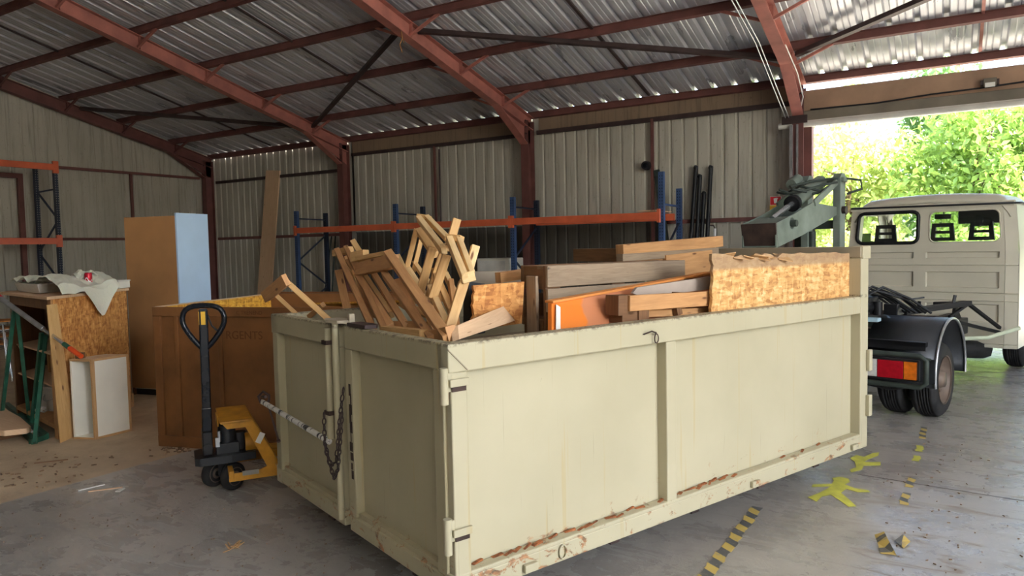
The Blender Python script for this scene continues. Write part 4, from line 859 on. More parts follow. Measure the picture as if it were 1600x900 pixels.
crumple('plastic_sheet', lambda x, y: kf(.75+x*.4, .55+y*.45, zt+.10+.10*x*(1-x)+.05*sin(y*4)), 18, 14, 12, .03, 'raised fold of plastic film beside the red can', tuple(kf(.8, .6, zt+.1)))
cn = kf(1.19, .66, zt+.055)
t = thing('drink_can', tuple(cn), 'small red drink can on the plastic sheets on the cabinet', 'can')
q = B(); q.lathe([(.026, 0), (.033, .008), (.033, .105), (.027, .118)], cn, n=24); q.build('body', 'can_red', t)
q = B(); q.lathe([(0, .112), (.024, .113), (.028, .120), (.026, .12), (0, .114)], cn, n=24); q.build('lid', 'chrome', t)
q = B(); d0 = atan2(-cn.y, -cn.x)
vs = []; 
for i in range(13):
    a_ = d0-.9+i*.15; zc = .05+.018*sin(i*.55); vs += [cn+Vector((cos(a_)*.0336, sin(a_)*.0336, zc-.006-.003*cos(i*1.1))), cn+Vector((cos(a_)*.0336, sin(a_)*.0336, zc+.008+.003*sin(i*1.9)))]
q.add(vs, [(2*i, 2*i+2, 2*i+3, 2*i+1) for i in range(12)]); q.build('white_script_band', 'white', t)
t = thing('white_box', tuple(kf(1.05, .95, zt)), 'low white box at the back of the cabinet top beside the wardrobe', 'box')
q = B(); c = kf(1.12, 1.08, zt+.035); q.box(c, (.3, .2, .07), Matrix.Rotation(.5, 3, 'Z')); q.build('body', 'white_panel', t, .006); q = B(); q.box(c+Vector((0, 0, .04)), (.31, .21, .012), Matrix.Rotation(.5, 3, 'Z')); q.build('lid', 'white_plastic', t, .004)
# small white open box on the floor
NX = Vector((-6.137+6.33, 3.258-3.19, 0)); N0 = Vector((-6.137, 3.258, 0)); Na = NX.normalized(); NR = (Vector((-6.15, 3.58, 0))-N0); Nb = NR.normalized(); wL = .22; wR = .32
nb = thing('white_box_shelf', tuple(N0), 'open white box unit standing on end on the floor before the cabinet', 'box unit')
def nbox(nm, a0, a1, c0, c1, z0, z1, mt):
    q = B(); vs = [N0-Na*a+Nb*c+Vector((0, 0, z)) for a in (a0, a1) for c in (c0, c1) for z in (z0, z1)]
    q.add(vs, [(0, 1, 3, 2), (4, 6, 7, 5), (0, 4, 5, 1), (2, 3, 7, 6), (0, 2, 6, 4), (1, 5, 7, 3)]); return q.build(nm, mt, nb, .001)
nbox('side_panel', 0, .018, 0, wR, 0, .68, 'white_panel'); nbox('side_panel', wL-.018, wL, 0, wR, 0, .68, 'white_panel')
nbox('top_panel', .018, wL-.018, 0, wR, .662, .68, 'board_pale'); nbox('bottom_panel', .018, wL-.018, 0, wR, 0, .018, 'white_panel'); nbox('back_panel', .018, wL-.018, wR-.008, wR, .018, .662, 'white_panel')
for a0, a1, c0, c1, z0, z1 in ((-.002, .0, -.002, .02, 0, .682), (-.002, 0, wR-.02, wR+.001, 0, .682), (-.002, 0, 0, wR, .662, .682), (-.002, 0, 0, wR, 0, .02), (-.002, wL, -.003, -.0005, .664, .682), (.018, wL, -.003, -.0005, 0, .016), (0, .018, -.003, -.0005, 0, .68)):
    nbox('raw_edge', a0, a1, c0, c1, z0, z1, 'ply_edge')
c = N0-Na*.14+Nb*.05+Vector((0, 0, .68)); q = B(); q.bar(c-Na*.0, c-Na*.06, .05, .05); 
for v_i in range(len(q.v)): q.v[v_i] = (q.v[v_i][0], q.v[v_i][1], q.v[v_i][2]+.025)
single(q, 'wood_block', 'old_brown', 'small wood block on top of the open white box unit', 'wood block', c, bevel=.003)

# packing crate
CR = Matrix(((.960, -.28, 0, -5.46), (.28, .960, 0, 3.39), (0, 0, 1, 0), (0, 0, 0, 1)))
cr = thing('packing_crate', (-5.46, 3.39, 0), 'large open brown plywood crate behind the pallet truck', 'crate')
LX, LY, HZ = 2.35, 1.62, 1.125
def kr(): return B(CR)
q = kr(); q.bb(0, LX, .02, .032, 0, HZ); q.build('front_panel', 'crate_brown', cr)
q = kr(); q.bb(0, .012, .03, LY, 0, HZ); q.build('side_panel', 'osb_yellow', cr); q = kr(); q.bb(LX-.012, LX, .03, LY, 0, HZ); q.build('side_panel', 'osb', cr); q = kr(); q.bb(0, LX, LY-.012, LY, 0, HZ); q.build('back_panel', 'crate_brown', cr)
q = kr(); q.bb(0, LX, .032, LY-.012, .05, .065); q.build('floor_panel', 'crate_brown', cr)
for a, c_ in ((0, .07), (.20, .235), (.60, .635), (1.2, 1.24), (1.8, 1.84), (LX-.07, LX)):
    q = kr(); q.bb(a, c_, 0, .02, .09, HZ-.07); q.build('batten', 'crate_brown', cr, .003)
q = kr(); q.bb(0, LX, -.002, .02, .0, .09); q.build('bottom_batten', 'crate_brown', cr, .003); q = kr(); q.bb(0, LX, -.002, .02, HZ-.07, HZ+.004); q.build('top_batten', 'crate_brown', cr, .003)
q = kr(); q.bb(0, LX, LY, LY+.02, HZ-.06, HZ+.02); q.build('top_batten', 'crate_brown_dark', cr, .003); q = kr(); q.bb(0, .02, .03, LY, HZ-.003, HZ+.006); q.build('rim', 'board_pale', cr)
text('RGENTS', .09, CR @ Matrix.Translation((.66, .0185, .88)) @ Matrix.Rotation(pi/2, 4, 'X'), 'marker', cr)
text('C TRENEND', .042, CR @ Matrix.Translation((.78, -.0035, HZ-.052)) @ Matrix.Rotation(pi/2, 4, 'X'), 'marker', cr)
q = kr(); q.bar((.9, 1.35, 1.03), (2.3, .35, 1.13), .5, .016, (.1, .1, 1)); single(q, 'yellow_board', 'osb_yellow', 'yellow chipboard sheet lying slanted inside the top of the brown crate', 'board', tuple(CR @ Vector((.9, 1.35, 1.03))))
q = kr(); q.bb(.1, 2.2, .3, 1.5, .066, .98); t = thing('cardboard_fill', tuple(CR @ Vector((1.1, .9, .066))), 'stack of flat boards filling the brown crate', 'board stack')
for k in range(6): z_ = .066+k*.15; q = kr(); q.bb(.1+.02*(k % 2), 2.2, .3, 1.5-.03*(k % 2), z_, z_+.13); q.build('board', 'grey_brown_sheet' if k % 2 else 'crate_brown', t)

# trestle, pole, chairs, plank at the far left
ts = thing('trestle', (-7.2, 3.3, 0), 'green steel A-frame trestle stand in front of the shelf cabinet', 'trestle')
def tb(nm, p0, p1, w_=.035): q = B(); q.bar(p0, p1, w_, w_); q.build(nm, 'green_steel', ts, .003)
def fl(px, py, z=.03): return on(px, py, (0, 0, z), (0, 0, 1))
def tp_(px, py): return on(px, py, (-7.0, 3.08, 0), (.91, -.41, 0))
tb('leg', fl(2, 655), tp_(22, 484), .03); tb('leg', fl(46, 655), tp_(27, 486), .03)
tb('leg', fl(50, 662), tp_(65, 520), .03); tb('leg', fl(54, 692), tp_(72, 524), .03)
tb('foot_bar', fl(10, 632, .021), fl(72, 682, .021), .045); tb('foot_bar', fl(48, 690, .021), fl(72, 682, .021), .045); tb('foot_bar', fl(30, 668, .021), fl(54, 690, .021), .045)
po = thing('extension_pole', (-7.3, 3.3, .8), 'grey metal pole with an orange grip sloping across the trestle', 'pole')
P0, P1 = on(1, 466, (-7.2, 2.9, 0), (.91, -.41, 0)), on(127, 557, (-6.05, 2.9, 0), (.91, -.41, 0)); D_ = (P1-P0)
q = B(); q.tube([P0, P0+D_*.55], .021, 12); q.build('outer_tube', 'galv', po); q = B(); q.tube([P0+D_*.55, P0+D_*.84], .016, 12); q.build('inner_tube', 'chrome', po)
q = B(); q.tube([P0+D_*.80, P0+D_*.87], .019, 10); q.build('collar', 'green_steel', po); q = B(); q.tube([P0+D_*.86, P0+D_*.88, P1], [.017, .022, .019], 12); q.build('grip', 'orange_grip', po); q = B(); q.tube([P0-D_*.03, P0+D_*.005], .024, 10); q.build('end_cap', 'sign_red', po)
lp = thing('curved_board', (-7.2, 2.9, 0), 'brown worn board lying on the floor at the left edge', 'board')
q = B(); P_ = [(-8.3, 3.2), (-7.6, 3.22), (-7.1, 3.12), (-6.62, 2.985), (-6.58, 2.93), (-6.66, 2.80), (-7.0, 2.72), (-8.2, 2.75)][::-1]
q.prism([(a+8.3, c-2.7) for a, c in P_], .045, (-8.3, 2.7, .075), (1, 0, 0), (0, 1, 0)); o = q.build('board', 'board_pale', lp, .008); M_ = o
q = B(); q.bb(-8.1, -8.02, 2.8, 3.15, 0, .075); q.build('batten', 'old_brown', lp); q = B(); q.bb(-6.95, -6.87, 2.76, 3.05, 0, .075); q.build('batten', 'old_brown', lp)
q = B(); q.box((-7.15, 3.2, .004), (.5, .14, .006), Matrix.Rotation(-.35, 3, 'Z')); single(q, 'white_tile', 'white_plastic', 'white flat strip on the floor inside the trestle foot', 'strip', (-7.15, 3.2, 0))
# stacked chairs with chrome frames
def chair():
    t = thing('stacking_chair', (0, 0, 0), 'chrome-framed stacking chair at the left edge, lowest of its stack', 'chair', 'stacked chrome chairs at the left edge')
    for s_ in (-1, 1):
        q = B(); q.tube([(s_*.24, -.24, 0), (s_*.23, -.22, .43), (s_*.22, -.1, .455), (s_*.21, .18, .44), (s_*.20, .26, .62), (s_*.19, .31, .86)], .012, 8); q.build('front_leg', 'chrome', t)
        q = B(); q.tube([(s_*.25, .28, 0), (s_*.22, .16, .43)], .012, 8); q.build('rear_leg', 'chrome', t)
    q = B(); q.sheet(list(np.linspace(-.2, .2, 6)), list(np.linspace(-.22, .2, 6)), lambda x, y: (x, y, .455+.25*x*x-.02*y)); q.build('seat', 'orange_wood', t, 0, .014)
    q = B(); q.sheet(list(np.linspace(-.19, .19, 6)), list(np.linspace(.62, .86, 5)), lambda x, z: (x, .25+(z-.6)*.25-.3*x*x+.03, z)); q.build('backrest', 'orange_wood', t, 0, .012)
    q = B()
    for k in range(5): q.tube([(-.22, -.2+k*.09, .40), (.22, -.2+k*.09, .40)], .005, 6)
    q.build('seat_wires', 'chrome', t); return t
ch = chair(); base = Vector((-10.35, 4.35, 0)); ch.matrix_basis = Matrix.Translation(base) @ Matrix.Rotation(2.3, 4, 'Z')
for k, lab in enumerate(('second from the floor', 'third from the floor', 'topmost')):
    dup(ch, base+Vector((.01*k, -.02*(k+1), .095*(k+1))), 2.3, 'chrome-framed stacking chair at the left edge, %s in its stack' % lab)

# ------------------------------------------------------------------ pallet truck
JA = radians(90-33); JF = Matrix.Translation((-4.09, 2.98, 0)) @ Matrix.Rotation(JA, 4, 'Z')     # local +x along the forks
jk = thing('pallet_truck', (-4.09, 2.98, 0), 'yellow and black hand pallet truck parked before the brown crate', 'pallet truck', None, JA)
def jb(): return B(JF)
AX = (JF.to_3x3().inverted() @ Vector((-.97, -.10, 0))).normalized()
for s_ in (-1, 1):
    wc = AX*(s_*.085)+Vector((0, 0, .09))
    q = jb(); q.lathe([(.0, -.026), (.075, -.026), (.088, -.02), (.09, 0), (.088, .02), (.075, .026), (0, .026)], wc, AX, 28); w_o = q.build('steering_wheel', 'rubber', jk)
    q = jb(); q.lathe([(.0, -.030), (.025, -.030), (.03, -.027), (.055, -.022), (.055, -.028), (.06, -.028), (.062, -.02)], wc, AX, 20); q.lathe([(.0, .030), (.025, .030), (.03, .027), (.055, .022), (.055, .028), (.06, .028), (.062, .02)], wc, AX, 20); q.build('hub', 'brown_hub', w_o)
q = jb(); q.cyl(AX*-.06+Vector((0, 0, .09)), AX*.06+Vector((0, 0, .09)), .018); q.bb(-.03, .03, -.03, .03, .09, .22); q.build('axle', 'black', jk)
q = jb(); q.prism([(-.17, -.10), (-.14, -.13), (.05, -.13), (.2, -.10), (.2, .10), (.05, .13), (-.14, .13), (-.17, .10)], .05, (0, 0, .195), (1, 0, 0), (0, 1, 0)); q.build('chassis_plate', 'black_plastic', jk, .008)
q = jb(); q.cyl((.03, 0, .24), (.03, 0, .42), .06, .055, 18); q.cyl((.03, 0, .42), (.03, 0, .47), .03, .03, 14); q.cyl((.11, .02, .24), (.11, .02, .36), .045, .04, 16); q.bb(-.04, .10, -.07, .07, .24, .31); q.build('hydraulic_pump', 'black_plastic', jk, .004)
q = jb(); q.bb(-.12, -.06, -.09, .09, .25, .40); q.cyl((-.09, -.1, .30), (-.09, .1, .30), .028, n=14); q.build('handle_bracket', 'black', jk, .008)
q = jb(); q.cyl((-.02, -.085, .33), (-.02, -.085, .4), .012, n=8); q.bb(-.045, -.02, -.10, -.08, .30, .36); q.build('valve', 'galv', jk)
q = jb(); q.cyl((.14, 0, .28), (.24, 0, .28), .07, n=18); q.build('cross_tube', 'jack_yellow', jk, .004)
# fork head with its sloping gusset plates, and the forks
for s_ in (-1, 1):
    yo = s_*.22
    q = jb(); q.prism([(.02, .10), (.02, .15), (.20, .15), (.25, .17), (.13, .44), (.02, .44), (-.02, .49), (.17, .49), (.34, .16), (.34, .10)], .012, (0, yo, 0), (1, 0, 0), (0, 0, 1)); q.build('gusset_plate', 'jack_yellow', jk, .003)
    q = jb(); pass
    q.bar((.165, yo-s_*.03, .485), (.33, yo-s_*.03, .165), .085, .014, (.8, 0, .6)); q.build('sloped_plate', 'jack_yellow', jk, .003)
    q = jb(); q.bb(.30, .78, yo-.075, yo+.075, .17, .182); q.bb(.30, .78, yo-.075, yo-.068, .12, .17); q.bb(.30, .78, yo+.068, yo+.075, .12, .17); q.prism([(0, -.075), (.08, -.03), (.08, .03), (0, .075)], .012, (.78, yo, .17), (1, 0, 0), (0, 1, 0)); fk = q.build('fork', 'jack_yellow', jk, .004)
    q = jb(); q.cyl((.70, yo-.05, .04), (.70, yo+.05, .04), .04, n=18); q.bb(.65, .73, yo-.055, yo-.05, .03, .16); q.bb(.65, .73, yo+.05, yo+.055, .03, .16); q.build('load_roller', 'black', fk)
q = jb(); q.bb(-.02, .17, -.24, .24, .475, .49); q.bb(-.03, -.02, -.1, .1, .43, .49); q.build('top_plate', 'jack_yellow', jk, .004)
q = jb(); q.bb(.02, .05, -.24, .24, .12, .17); q.build('lower_plate', 'jack_yellow', jk, .004)
q = jb(); q.bb(.1, .2, -.236, -.232, .13, .16); q.build('label_plate', 'pale_hole', jk); q = jb(); q.box((.215, -.236, .36), (.035, .002, .07), Matrix.Rotation(radians(28), 3, 'Y')); q.build('sticker', 'white_plastic', jk)
# tiller: the plane of the handle faces the camera side
q = jb(); q.bar((-.09, 0, .28), (-.085, 0, .55), .075, .06, (1, 0, 0)); q.bar((-.085, 0, .52), (-.08, 0, 1.19), .052, .055, (1, 0, 0)); q.build('tiller', 'black_gloss', jk, .008)
# loop in the plane seen from the front-left
HX = JF.to_3x3().inverted() @ Vector((.80, .60, 0)).normalized(); hc = Vector((-.08, 0, 0))
loop = [(0, .92), (-.055, .975), (-.115, 1.06), (-.135, 1.12), (-.12, 1.18), (-.075, 1.208), (0, 1.214), (.075, 1.208), (.12, 1.18), (.135, 1.12), (.115, 1.06), (.055, .975)]
cs = []
for i in range(len(loop)):
    a, c_, e_ = loop[i-1], loop[i], loop[(i+1) % len(loop)]
    cs += [((a[0]+c_[0])/2*.5+c_[0]*.5, (a[1]+c_[1])/2*.5+c_[1]*.5), ((c_[0]+e_[0])/2*.5+c_[0]*.5, (c_[1]+e_[1])/2*.5+c_[1]*.5)]
q = jb(); q.tube([hc+HX*a+Vector((0, 0, z_)) for a, z_ in cs], .0175, 12, True); q.build('handle_loop', 'black_gloss', jk)
q = jb(); q.tube([hc+HX*.02+Vector((0, 0, 1.17)), hc+HX*.05+Vector((0, 0, 1.08)), hc+HX*.10+Vector((0, 0, 1.03))], .006, 6); q.build('release_lever', 'black', jk)
q = jb(); c_ = hc+Vector((0, 0, 1.13)); q.bar(c_+Vector((0, 0, -.04)), c_+Vector((0, 0, .045)), .04, .06, HX.cross(Vector((0, 0, 1)))); q.build('yellow_label', 'sign_yellow', jk)

# ------------------------------------------------------------------ the truck
TA = -radians(13.5); TF = Matrix.Translation((-.906, 7.305, 0)) @ Matrix.Rotation(TA, 4, 'Z')     # local x right, y forward
tk = thing('truck', (-.906, 7.305, 0), 'cream-cabbed crane truck with bare black chassis parked in the open doorway', 'truck', None, TA)
def tb_(): return B(TF)
def smooth_wheel(c, w_, R_, nm, dual=False):
    x, y, z = c; q = tb_(); r = R_
    prof = [(r*.62, -w_/2), (r*.86, -w_/2-.004), (r*.965, -w_/2+.02), (r, -w_/2+.045)]
    k = 5; tw = w_-.09
    for i in range(k):
        a = -w_/2+.045+tw*i/k; prof += [(r, a+.004), (r, a+tw/k*.72), (r-.012, a+tw/k*.76), (r-.012, a+tw/k*.96)]
    prof += [(r, w_/2-.045), (r*.965, w_/2-.02), (r*.86, w_/2+.004), (r*.62, w_/2)]
    q.lathe(prof, c, (1, 0, 0), 40); o = q.build(nm, 'rubber', tk)
    q = tb_(); q.lathe([(r*.63, -w_/2), (r*.60, -w_/2+.03), (r*.50, .0), (.0, .0)], c, (1, 0, 0), 32); q.lathe([(r*.63, w_/2+.0), (r*.655, w_/2+.006), (r*.61, w_/2-.01), (r*.58, w_/2-.05), (r*.40, w_/2-.07), (r*.22, w_/2-.04), (r*.2, w_/2-.0), (0, w_/2+.0)], c, (1, 0, 0), 32)
    for i in range(5): a = i*2*pi/5; q.cyl((x+w_/2-.07, y+cos(a)*r*.33, z+sin(a)*r*.33), (x+w_/2-.045, y+cos(a)*r*.33, z+sin(a)*r*.33), .012, n=6)
    q.build('rim', 'brown_hub', o); return o
smooth_wheel((.76, .12, .325), .20, .325, 'rear_tyre'); smooth_wheel((.50, .12, .325), .20, .325, 'rear_tyre'); smooth_wheel((-.66, .12, .325), .20, .325, 'rear_tyre'); smooth_wheel((-.92, .12, .325), .20, .325, 'rear_tyre')
smooth_wheel((.80, 3.45, .31), .20, .31, 'front_tyre'); smooth_wheel((-.82, 3.45, .31), .20, .31, 'front_tyre')
# fender tunnels over the rear wheels
for s_, x0, x1 in ((1, .34, .90), (-1, -1.06, -.5)):
    q = tb_(); cz, cy, rr_ = .40, .14, .47; A_ = np.linspace(radians(-8), radians(190), 22)
    q.sheet([x0, x1], list(A_), lambda x, a: (x, cy+rr_*cos(a), cz+rr_*sin(a)*.98), smooth=True); 
    f_ = q.build('mudguard', 'black_plastic', tk, 0, .008)
    q = tb_(); q.tube([(x1 if s_ > 0 else x0, cy+rr_*cos(a), cz+rr_*sin(a)*.98) for a in A_], .012, 8); q.build('mudguard_edge', 'galv', f_)
    q = tb_(); q.bb(x0, x1, cy-rr_-.012, cy-rr_+.0, .36, .56); q.build('mud_flap', 'black_plastic', f_, .003)
    q = tb_(); q.bb(x0-.12, x1-.06, cy-rr_-.05, cy-rr_+.02, .66, .70); q.bb(x0-.12, x1-.06, cy-rr_-.05, cy-rr_-.04, .63, .70); q.build('mounting_rail', 'black', f_, .003)
# chassis rails and cross members
for x in (-.46, .30):
    q = tb_(); q.bb(x-.035, x+.035, -.55, 3.2, .52, .68); q.build('chassis_rail', 'dark_steel', tk, .006)
for y in (-.3, .9, 1.9, 2.6):
    q = tb_(); q.bb(-.46, .30, y-.04, y+.04, .54, .64); q.build('cross_member', 'dark_steel', tk, .004)
q = tb_(); q.bb(-1.0, .42, .6, 1.3, .70, .74); q.build('deck_plate', 'truck_green_dark', tk, .004)
q = tb_(); q.cyl((-.66, .12, .33), (.5, .12, .33), .05, n=12); q.lathe([(0, -.14), (.09, -.1), (.13, 0), (.09, .1), (0, .14)], (-.08, .12, .33), (1, 0, 0), 20); q.build('rear_axle', 'black', tk)
q = tb_(); q.cyl((-.7, 3.45, .3), (.7, 3.45, .3), .04, n=10); q.build('front_axle', 'black', tk)
# subframe tube line rising towards the cab
q = tb_(); q.bar((.34, .7, .84), (.62, 1.9, .86), .10, .05); q.bar((.62, 1.9, .86), (.80, 2.5, .55), .035, .035); q.bar((.50, 1.5, .72), (.80, 2.5, .50), .035, .035); q.bar((.55, 1.5, .74), (.64, 1.9, .86), .03, .03); q.bar((.30, 1.9, .84), (.62, 1.9, .86), .04, .04); q.build('side_frame', 'black', tk, .006)
q = tb_(); q.prism([(.5, .60), (.62, .84), (.9, .60), (.95, .5), (.6, .48)], .03, (.45, 1.45, 0), (0, 1, 0), (0, 0, 1)); q.build('side_gusset', 'black', tk, .004)
q = tb_(); q.bar((.40, 1.0, .84), (.405, 1.02, .93), .025, .02); q.build('stake', 'black', tk); q = tb_(); q.bar((.56, 1.6, .86), (.575, 1.61, .96), .025, .025); q.build('stake', 'black', tk)
q = tb_(); q.tube([(.52, 2.0, .46), (.75, 2.2, .47), (.98, 2.5, .56)], .022, 8); q.build('pale_handle_bar', 'pale_bar', tk)
q = tb_(); q.bb(.25, .52, 1.9, 2.4, .48, .66); q.build('battery_box', 'black_plastic', tk, .01)
# spare wheel slung under the chassis
q = tb_(); q.lathe([(.17, -.09), (.26, -.1), (.315, -.07), (.325, 0), (.315, .07), (.26, .1), (.17, .09)], (.36, 2.75, .28), (.05, .05, 1), 36); sp_ = q.build('spare_tyre', 'rubber', tk); q = tb_(); q.lathe([(.175, -.06), (.1, -.02), (0, -.02)], (.36, 2.75, .28), (.05, .05, 1), 24); q.build('rim', 'brown_hub', sp_)
# rear light in its tube frame
lf = [(.30, -.58, .615), (.86, -.58, .615), (.90, -.58, .58), (.90, -.58, .40), (.86, -.58, .365), (.30, -.58, .365)]
q = tb_(); q.tube(lf, .022, 10); q.cyl((.88, -.58, .6), (.93, -.57, .59), .012, n=8); q.build('light_guard', 'truck_green_dark', tk)
q = tb_(); q.bb(.43, .84, -.55, -.50, .40, .575); lh = q.build('rear_light', 'black_plastic', tk, .012)
for x0, x1, mt in ((.445, .53, 'lamp_clear'), (.53, .73, 'lamp_red'), (.73, .83, 'lamp_amber')):
    q = tb_(); q.bb(x0+.002, x1-.002, -.572, -.55, .415, .56); q.build('lens', mt, lh, .004)
q = tb_(); q.bb(-.9, .36, -.56, -.50, .52, .60); q.bb(.30, .36, -.56, -.3, .36, .62); q.build('rear_bumper', 'black', tk, .006)
q = tb_(); q.tube([(.34, -.55, .36), (.45, -.5, .33), (.62, -.5, .31), (.75, -.45, .34)], .012, 8); q.tube([(.32, -.5, .37), (.5, -.45, .345), (.66, -.45, .335)], .008, 6); q.build('cable_loop', 'black', tk)
q = tb_(); q.bar((-.7, -.35, .86), (.46, -.30, .86), .10, .03); q.build('blue_grey_rail', 'blue_rail', tk, .004)
# hydraulic valves and hoses heaped behind the mast
R_ = random.Random(21); q = tb_(); q.bb(.0, .26, .05, .35, .86, 1.02); q.bb(.05, .18, .1, .25, 1.02, 1.10); q.cyl((.22, -.15, .93), (.24, .3, .93), .05, n=12); q.cyl((.05, -.2, .90), (.26, -.2, .90), .045, n=12); q.cyl((.30, .15, .86), (.30, .15, .98), .04, n=12); q.bb(.30, .42, .3, .5, .84, .95); q.build('valve_block', 'black', tk, .008)
q = tb_(); q.bar((.24, -.0, 1.0), (.26, .0, 1.10), .03, .03); q.cyl((.24, 0, 1.09), (.24, 0, 1.12), .022, n=8); q.bar((.44, .5, .98), (.56, .6, 1.0), .015, .015); q.build('control_levers', 'black', tk)
for i in range(7):
    a = -.06+i*.045; q = tb_(); q.tube([(a, -.05+R_.random()*.1, .85), (a+.02, .0, 1.02+R_.random()*.06), (a+.14, .12, 1.08+R_.random()*.04), (a+.32, .3, .99+R_.random()*.04), (a+.45, .45, .87)], .012, 7); q.build('hose', 'black', tk)
# crane mast and hook arm
for x in (-.30, .0):
    q = tb_(); q.bb(x-.035, x+.035, -.05, .07, .60, 2.10); q.prism([(-.05, 2.08), (-.07, 2.12), (-.02, 2.17), (.05, 2.17), (.08, 2.12), (.07, 2.06)], .07, (x-.035, 0, 0), (0, 1, 0), (0, 0, 1)); q.build('mast_post', 'truck_green', tk, .006)
q = tb_(); q.bb(-.30, 0, -.03, .05, 1.66, 1.74); q.build('mast_crossbar', 'truck_green_dark', tk, .006)
q = tb_(); q.bb(-.44, -.27, .05, .14, .70, 1.72); q.build('mast_brace', 'truck_green_dark', tk, .006)
q = tb_(); q.cyl((-.25, .01, 1.2), (-.25, .01, 1.64), .035, n=12); q.build('lift_cylinder', 'truck_green_dark', tk)
q = tb_(); q.cyl((-.36, .0, 1.83), (.07, .0, 1.83), .035, n=14); q.build('pivot_pin', 'dark_steel', tk)
prof = [(-1.29, 1.50), (-1.29, 1.70), (-.95, 1.78), (-.58, 1.885), (-.05, 1.86), (.02, 1.83), (-.03, 1.79), (-.30, 1.72), (-.8, 1.60)]
for x in (-.30, -.012):
    q = tb_(); q.prism(prof, .012, (x, 0, 0), (0, 1, 0), (0, 0, 1)); q.build('arm_plate', 'truck_green', tk, .002)
q = tb_(); q.bar((-.15, -1.29, 1.51), (-.15, -.1, 1.77), .28, .008); q.bar((-.15, -1.29, 1.69), (-.15, -1.0, 1.755), .28, .008); q.build('arm_web', 'truck_green', tk)
q = tb_(); q.bar((-.15, -1.30, 1.70), (-.15, -1.24, 1.42), .30, .02, (0, 1, 0)); q.bar((-.15, -1.24, 1.44), (-.15, -1.0, 1.47), .26, .02); q.build('arm_end_plate', 'rust_plate', tk, .003)
q = tb_(); q.cyl((-.02, -1.02, 1.70), (.05, -1.02, 1.70), .028, n=14); q.cyl((-.05, -1.0, 1.70), (.0, -1.0, 1.70), .05, n=14); q.build('arm_pin', 'truck_green_dark', tk)
top_, bot_ = Vector((-.15, -.05, 2.10)), Vector((-.15, -1.05, 1.74)); mid_ = top_.lerp(bot_, .60)
q = tb_(); q.cyl(top_, mid_, .062, n=18); q.build('ram_barrel', 'truck_green', tk); q = tb_(); q.cyl(mid_-(bot_-top_)*.03, mid_+(bot_-top_)*.02, .072, n=18); q.build('ram_gland', 'black', tk); q = tb_(); q.cyl(mid_, bot_, .026, n=14); q.build('ram_rod', 'chrome', tk)
q = tb_(); q.bar((-.30, -.05, 2.09), (-.30, -.62, 1.86), .02, .08, (0, .4, 1)); q.bar((0, -.05, 2.09), (0, -.55, 1.88), .02, .06, (0, .4, 1)); q.build('arm_link', 'truck_green', tk, .003)
q = tb_(); q.bb(-.36, .06, -.04, .06, 2.09, 2.13); q.cyl((-.34, -.25, 2.08), (-.34, -.1, 2.14), .05, n=10); q.build('mast_head', 'truck_green', tk, .006)
for pts in ([(-.05, -.6, 1.98), (-.12, -.72, 2.0), (-.16, -.68, 2.03), (-.1, -.4, 2.08), (0, -.1, 2.12), (.06, .05, 2.12), (.16, .1, 2.10), (.17, .1, 2.02), (.05, .06, 1.98)], [(-.3, -.62, 1.99), (-.2, -.7, 1.97), (-.1, -.62, 1.98), (0, -.35, 2.05), (.02, -.1, 2.08)], [(-.32, -.55, 2.02), (-.2, -.45, 1.96), (-.05, -.35, 1.98), (.0, -.2, 2.05)], [(-.3, -.4, 2.0), (-.15, -.5, 2.04), (-.05, -.3, 2.0)]):
    q = tb_(); q.tube(pts, .011, 8); q.build('hose', 'truck_green_dark', tk)

# cab
cabx0, cabx1, cy0, cy1 = -.86, .94, 2.6, 4.1
SEAM = .82
def lean(z): return .0 if z < 1.42 else (z-1.42)*.08
def W(x, z): # side taper of the upper body
    c = (cabx0+cabx1)/2; f = 1-lean(z)/.9; return c+(x-c)*f
rects = [(-.86, -.10, 1.325, 1.395), (.04, .77, 1.325, 1.395), (-.86, -.10, .985, 1.165), (.04, .77, .985, 1.165), (-.86, -.10, .60, .80), (.04, .77, .60, .80)]
seams = [(.905, .93), (1.235, 1.25), (.83, .84), (.335, .36)]
wins = [(-.76, -.06, 1.505, 1.875), (.065, .785, 1.505, 1.865)]
xs_ = sorted(set([cabx0, cabx1, SEAM-.004, SEAM+.004, SEAM]+[v for r in rects for x in r[:2] for v in (x-.012, x+.0)]+[v for r in wins for v in r[:2]])); xs_ = [x for x in xs_ if x >= cabx0]
zs_ = sorted(set([.31, 1.96]+[v for r in rects for z in r[2:] for v in (z-.008, z+.0)]+[v for s_ in seams for v in (s_[0], (s_[0]+s_[1])/2, s_[1])]+[v for r in wins for v in r[2:]]))
def rear(x, z):
    y = cy0+lean(z)*.7
    for a, b_, c, d in rects:
        if a-1e-6 <= x <= b_-.006 and c-1e-6 <= z <= d-.006: y += .022
    for i, (a, b_) in enumerate(seams):
        if abs(z-(a+b_)/2) < 1e-4: y += .012 if i in (0, 3) else -.010
    if abs(x-SEAM) < 1e-4: y += .012
    if x > SEAM: y += (x-SEAM)**2*1.8
    if x < cabx0+.08: y += (cabx0+.08-x)**2*2
    return (W(x, z), y, z)
inw = lambda x, z: any(a < x < b_ and c < z < d for a, b_, c, d in wins)
q = tb_(); q.sheet(xs_, zs_, rear, hole=inw); q.build('rear_panel', 'cab_paint', tk, 0, .006)
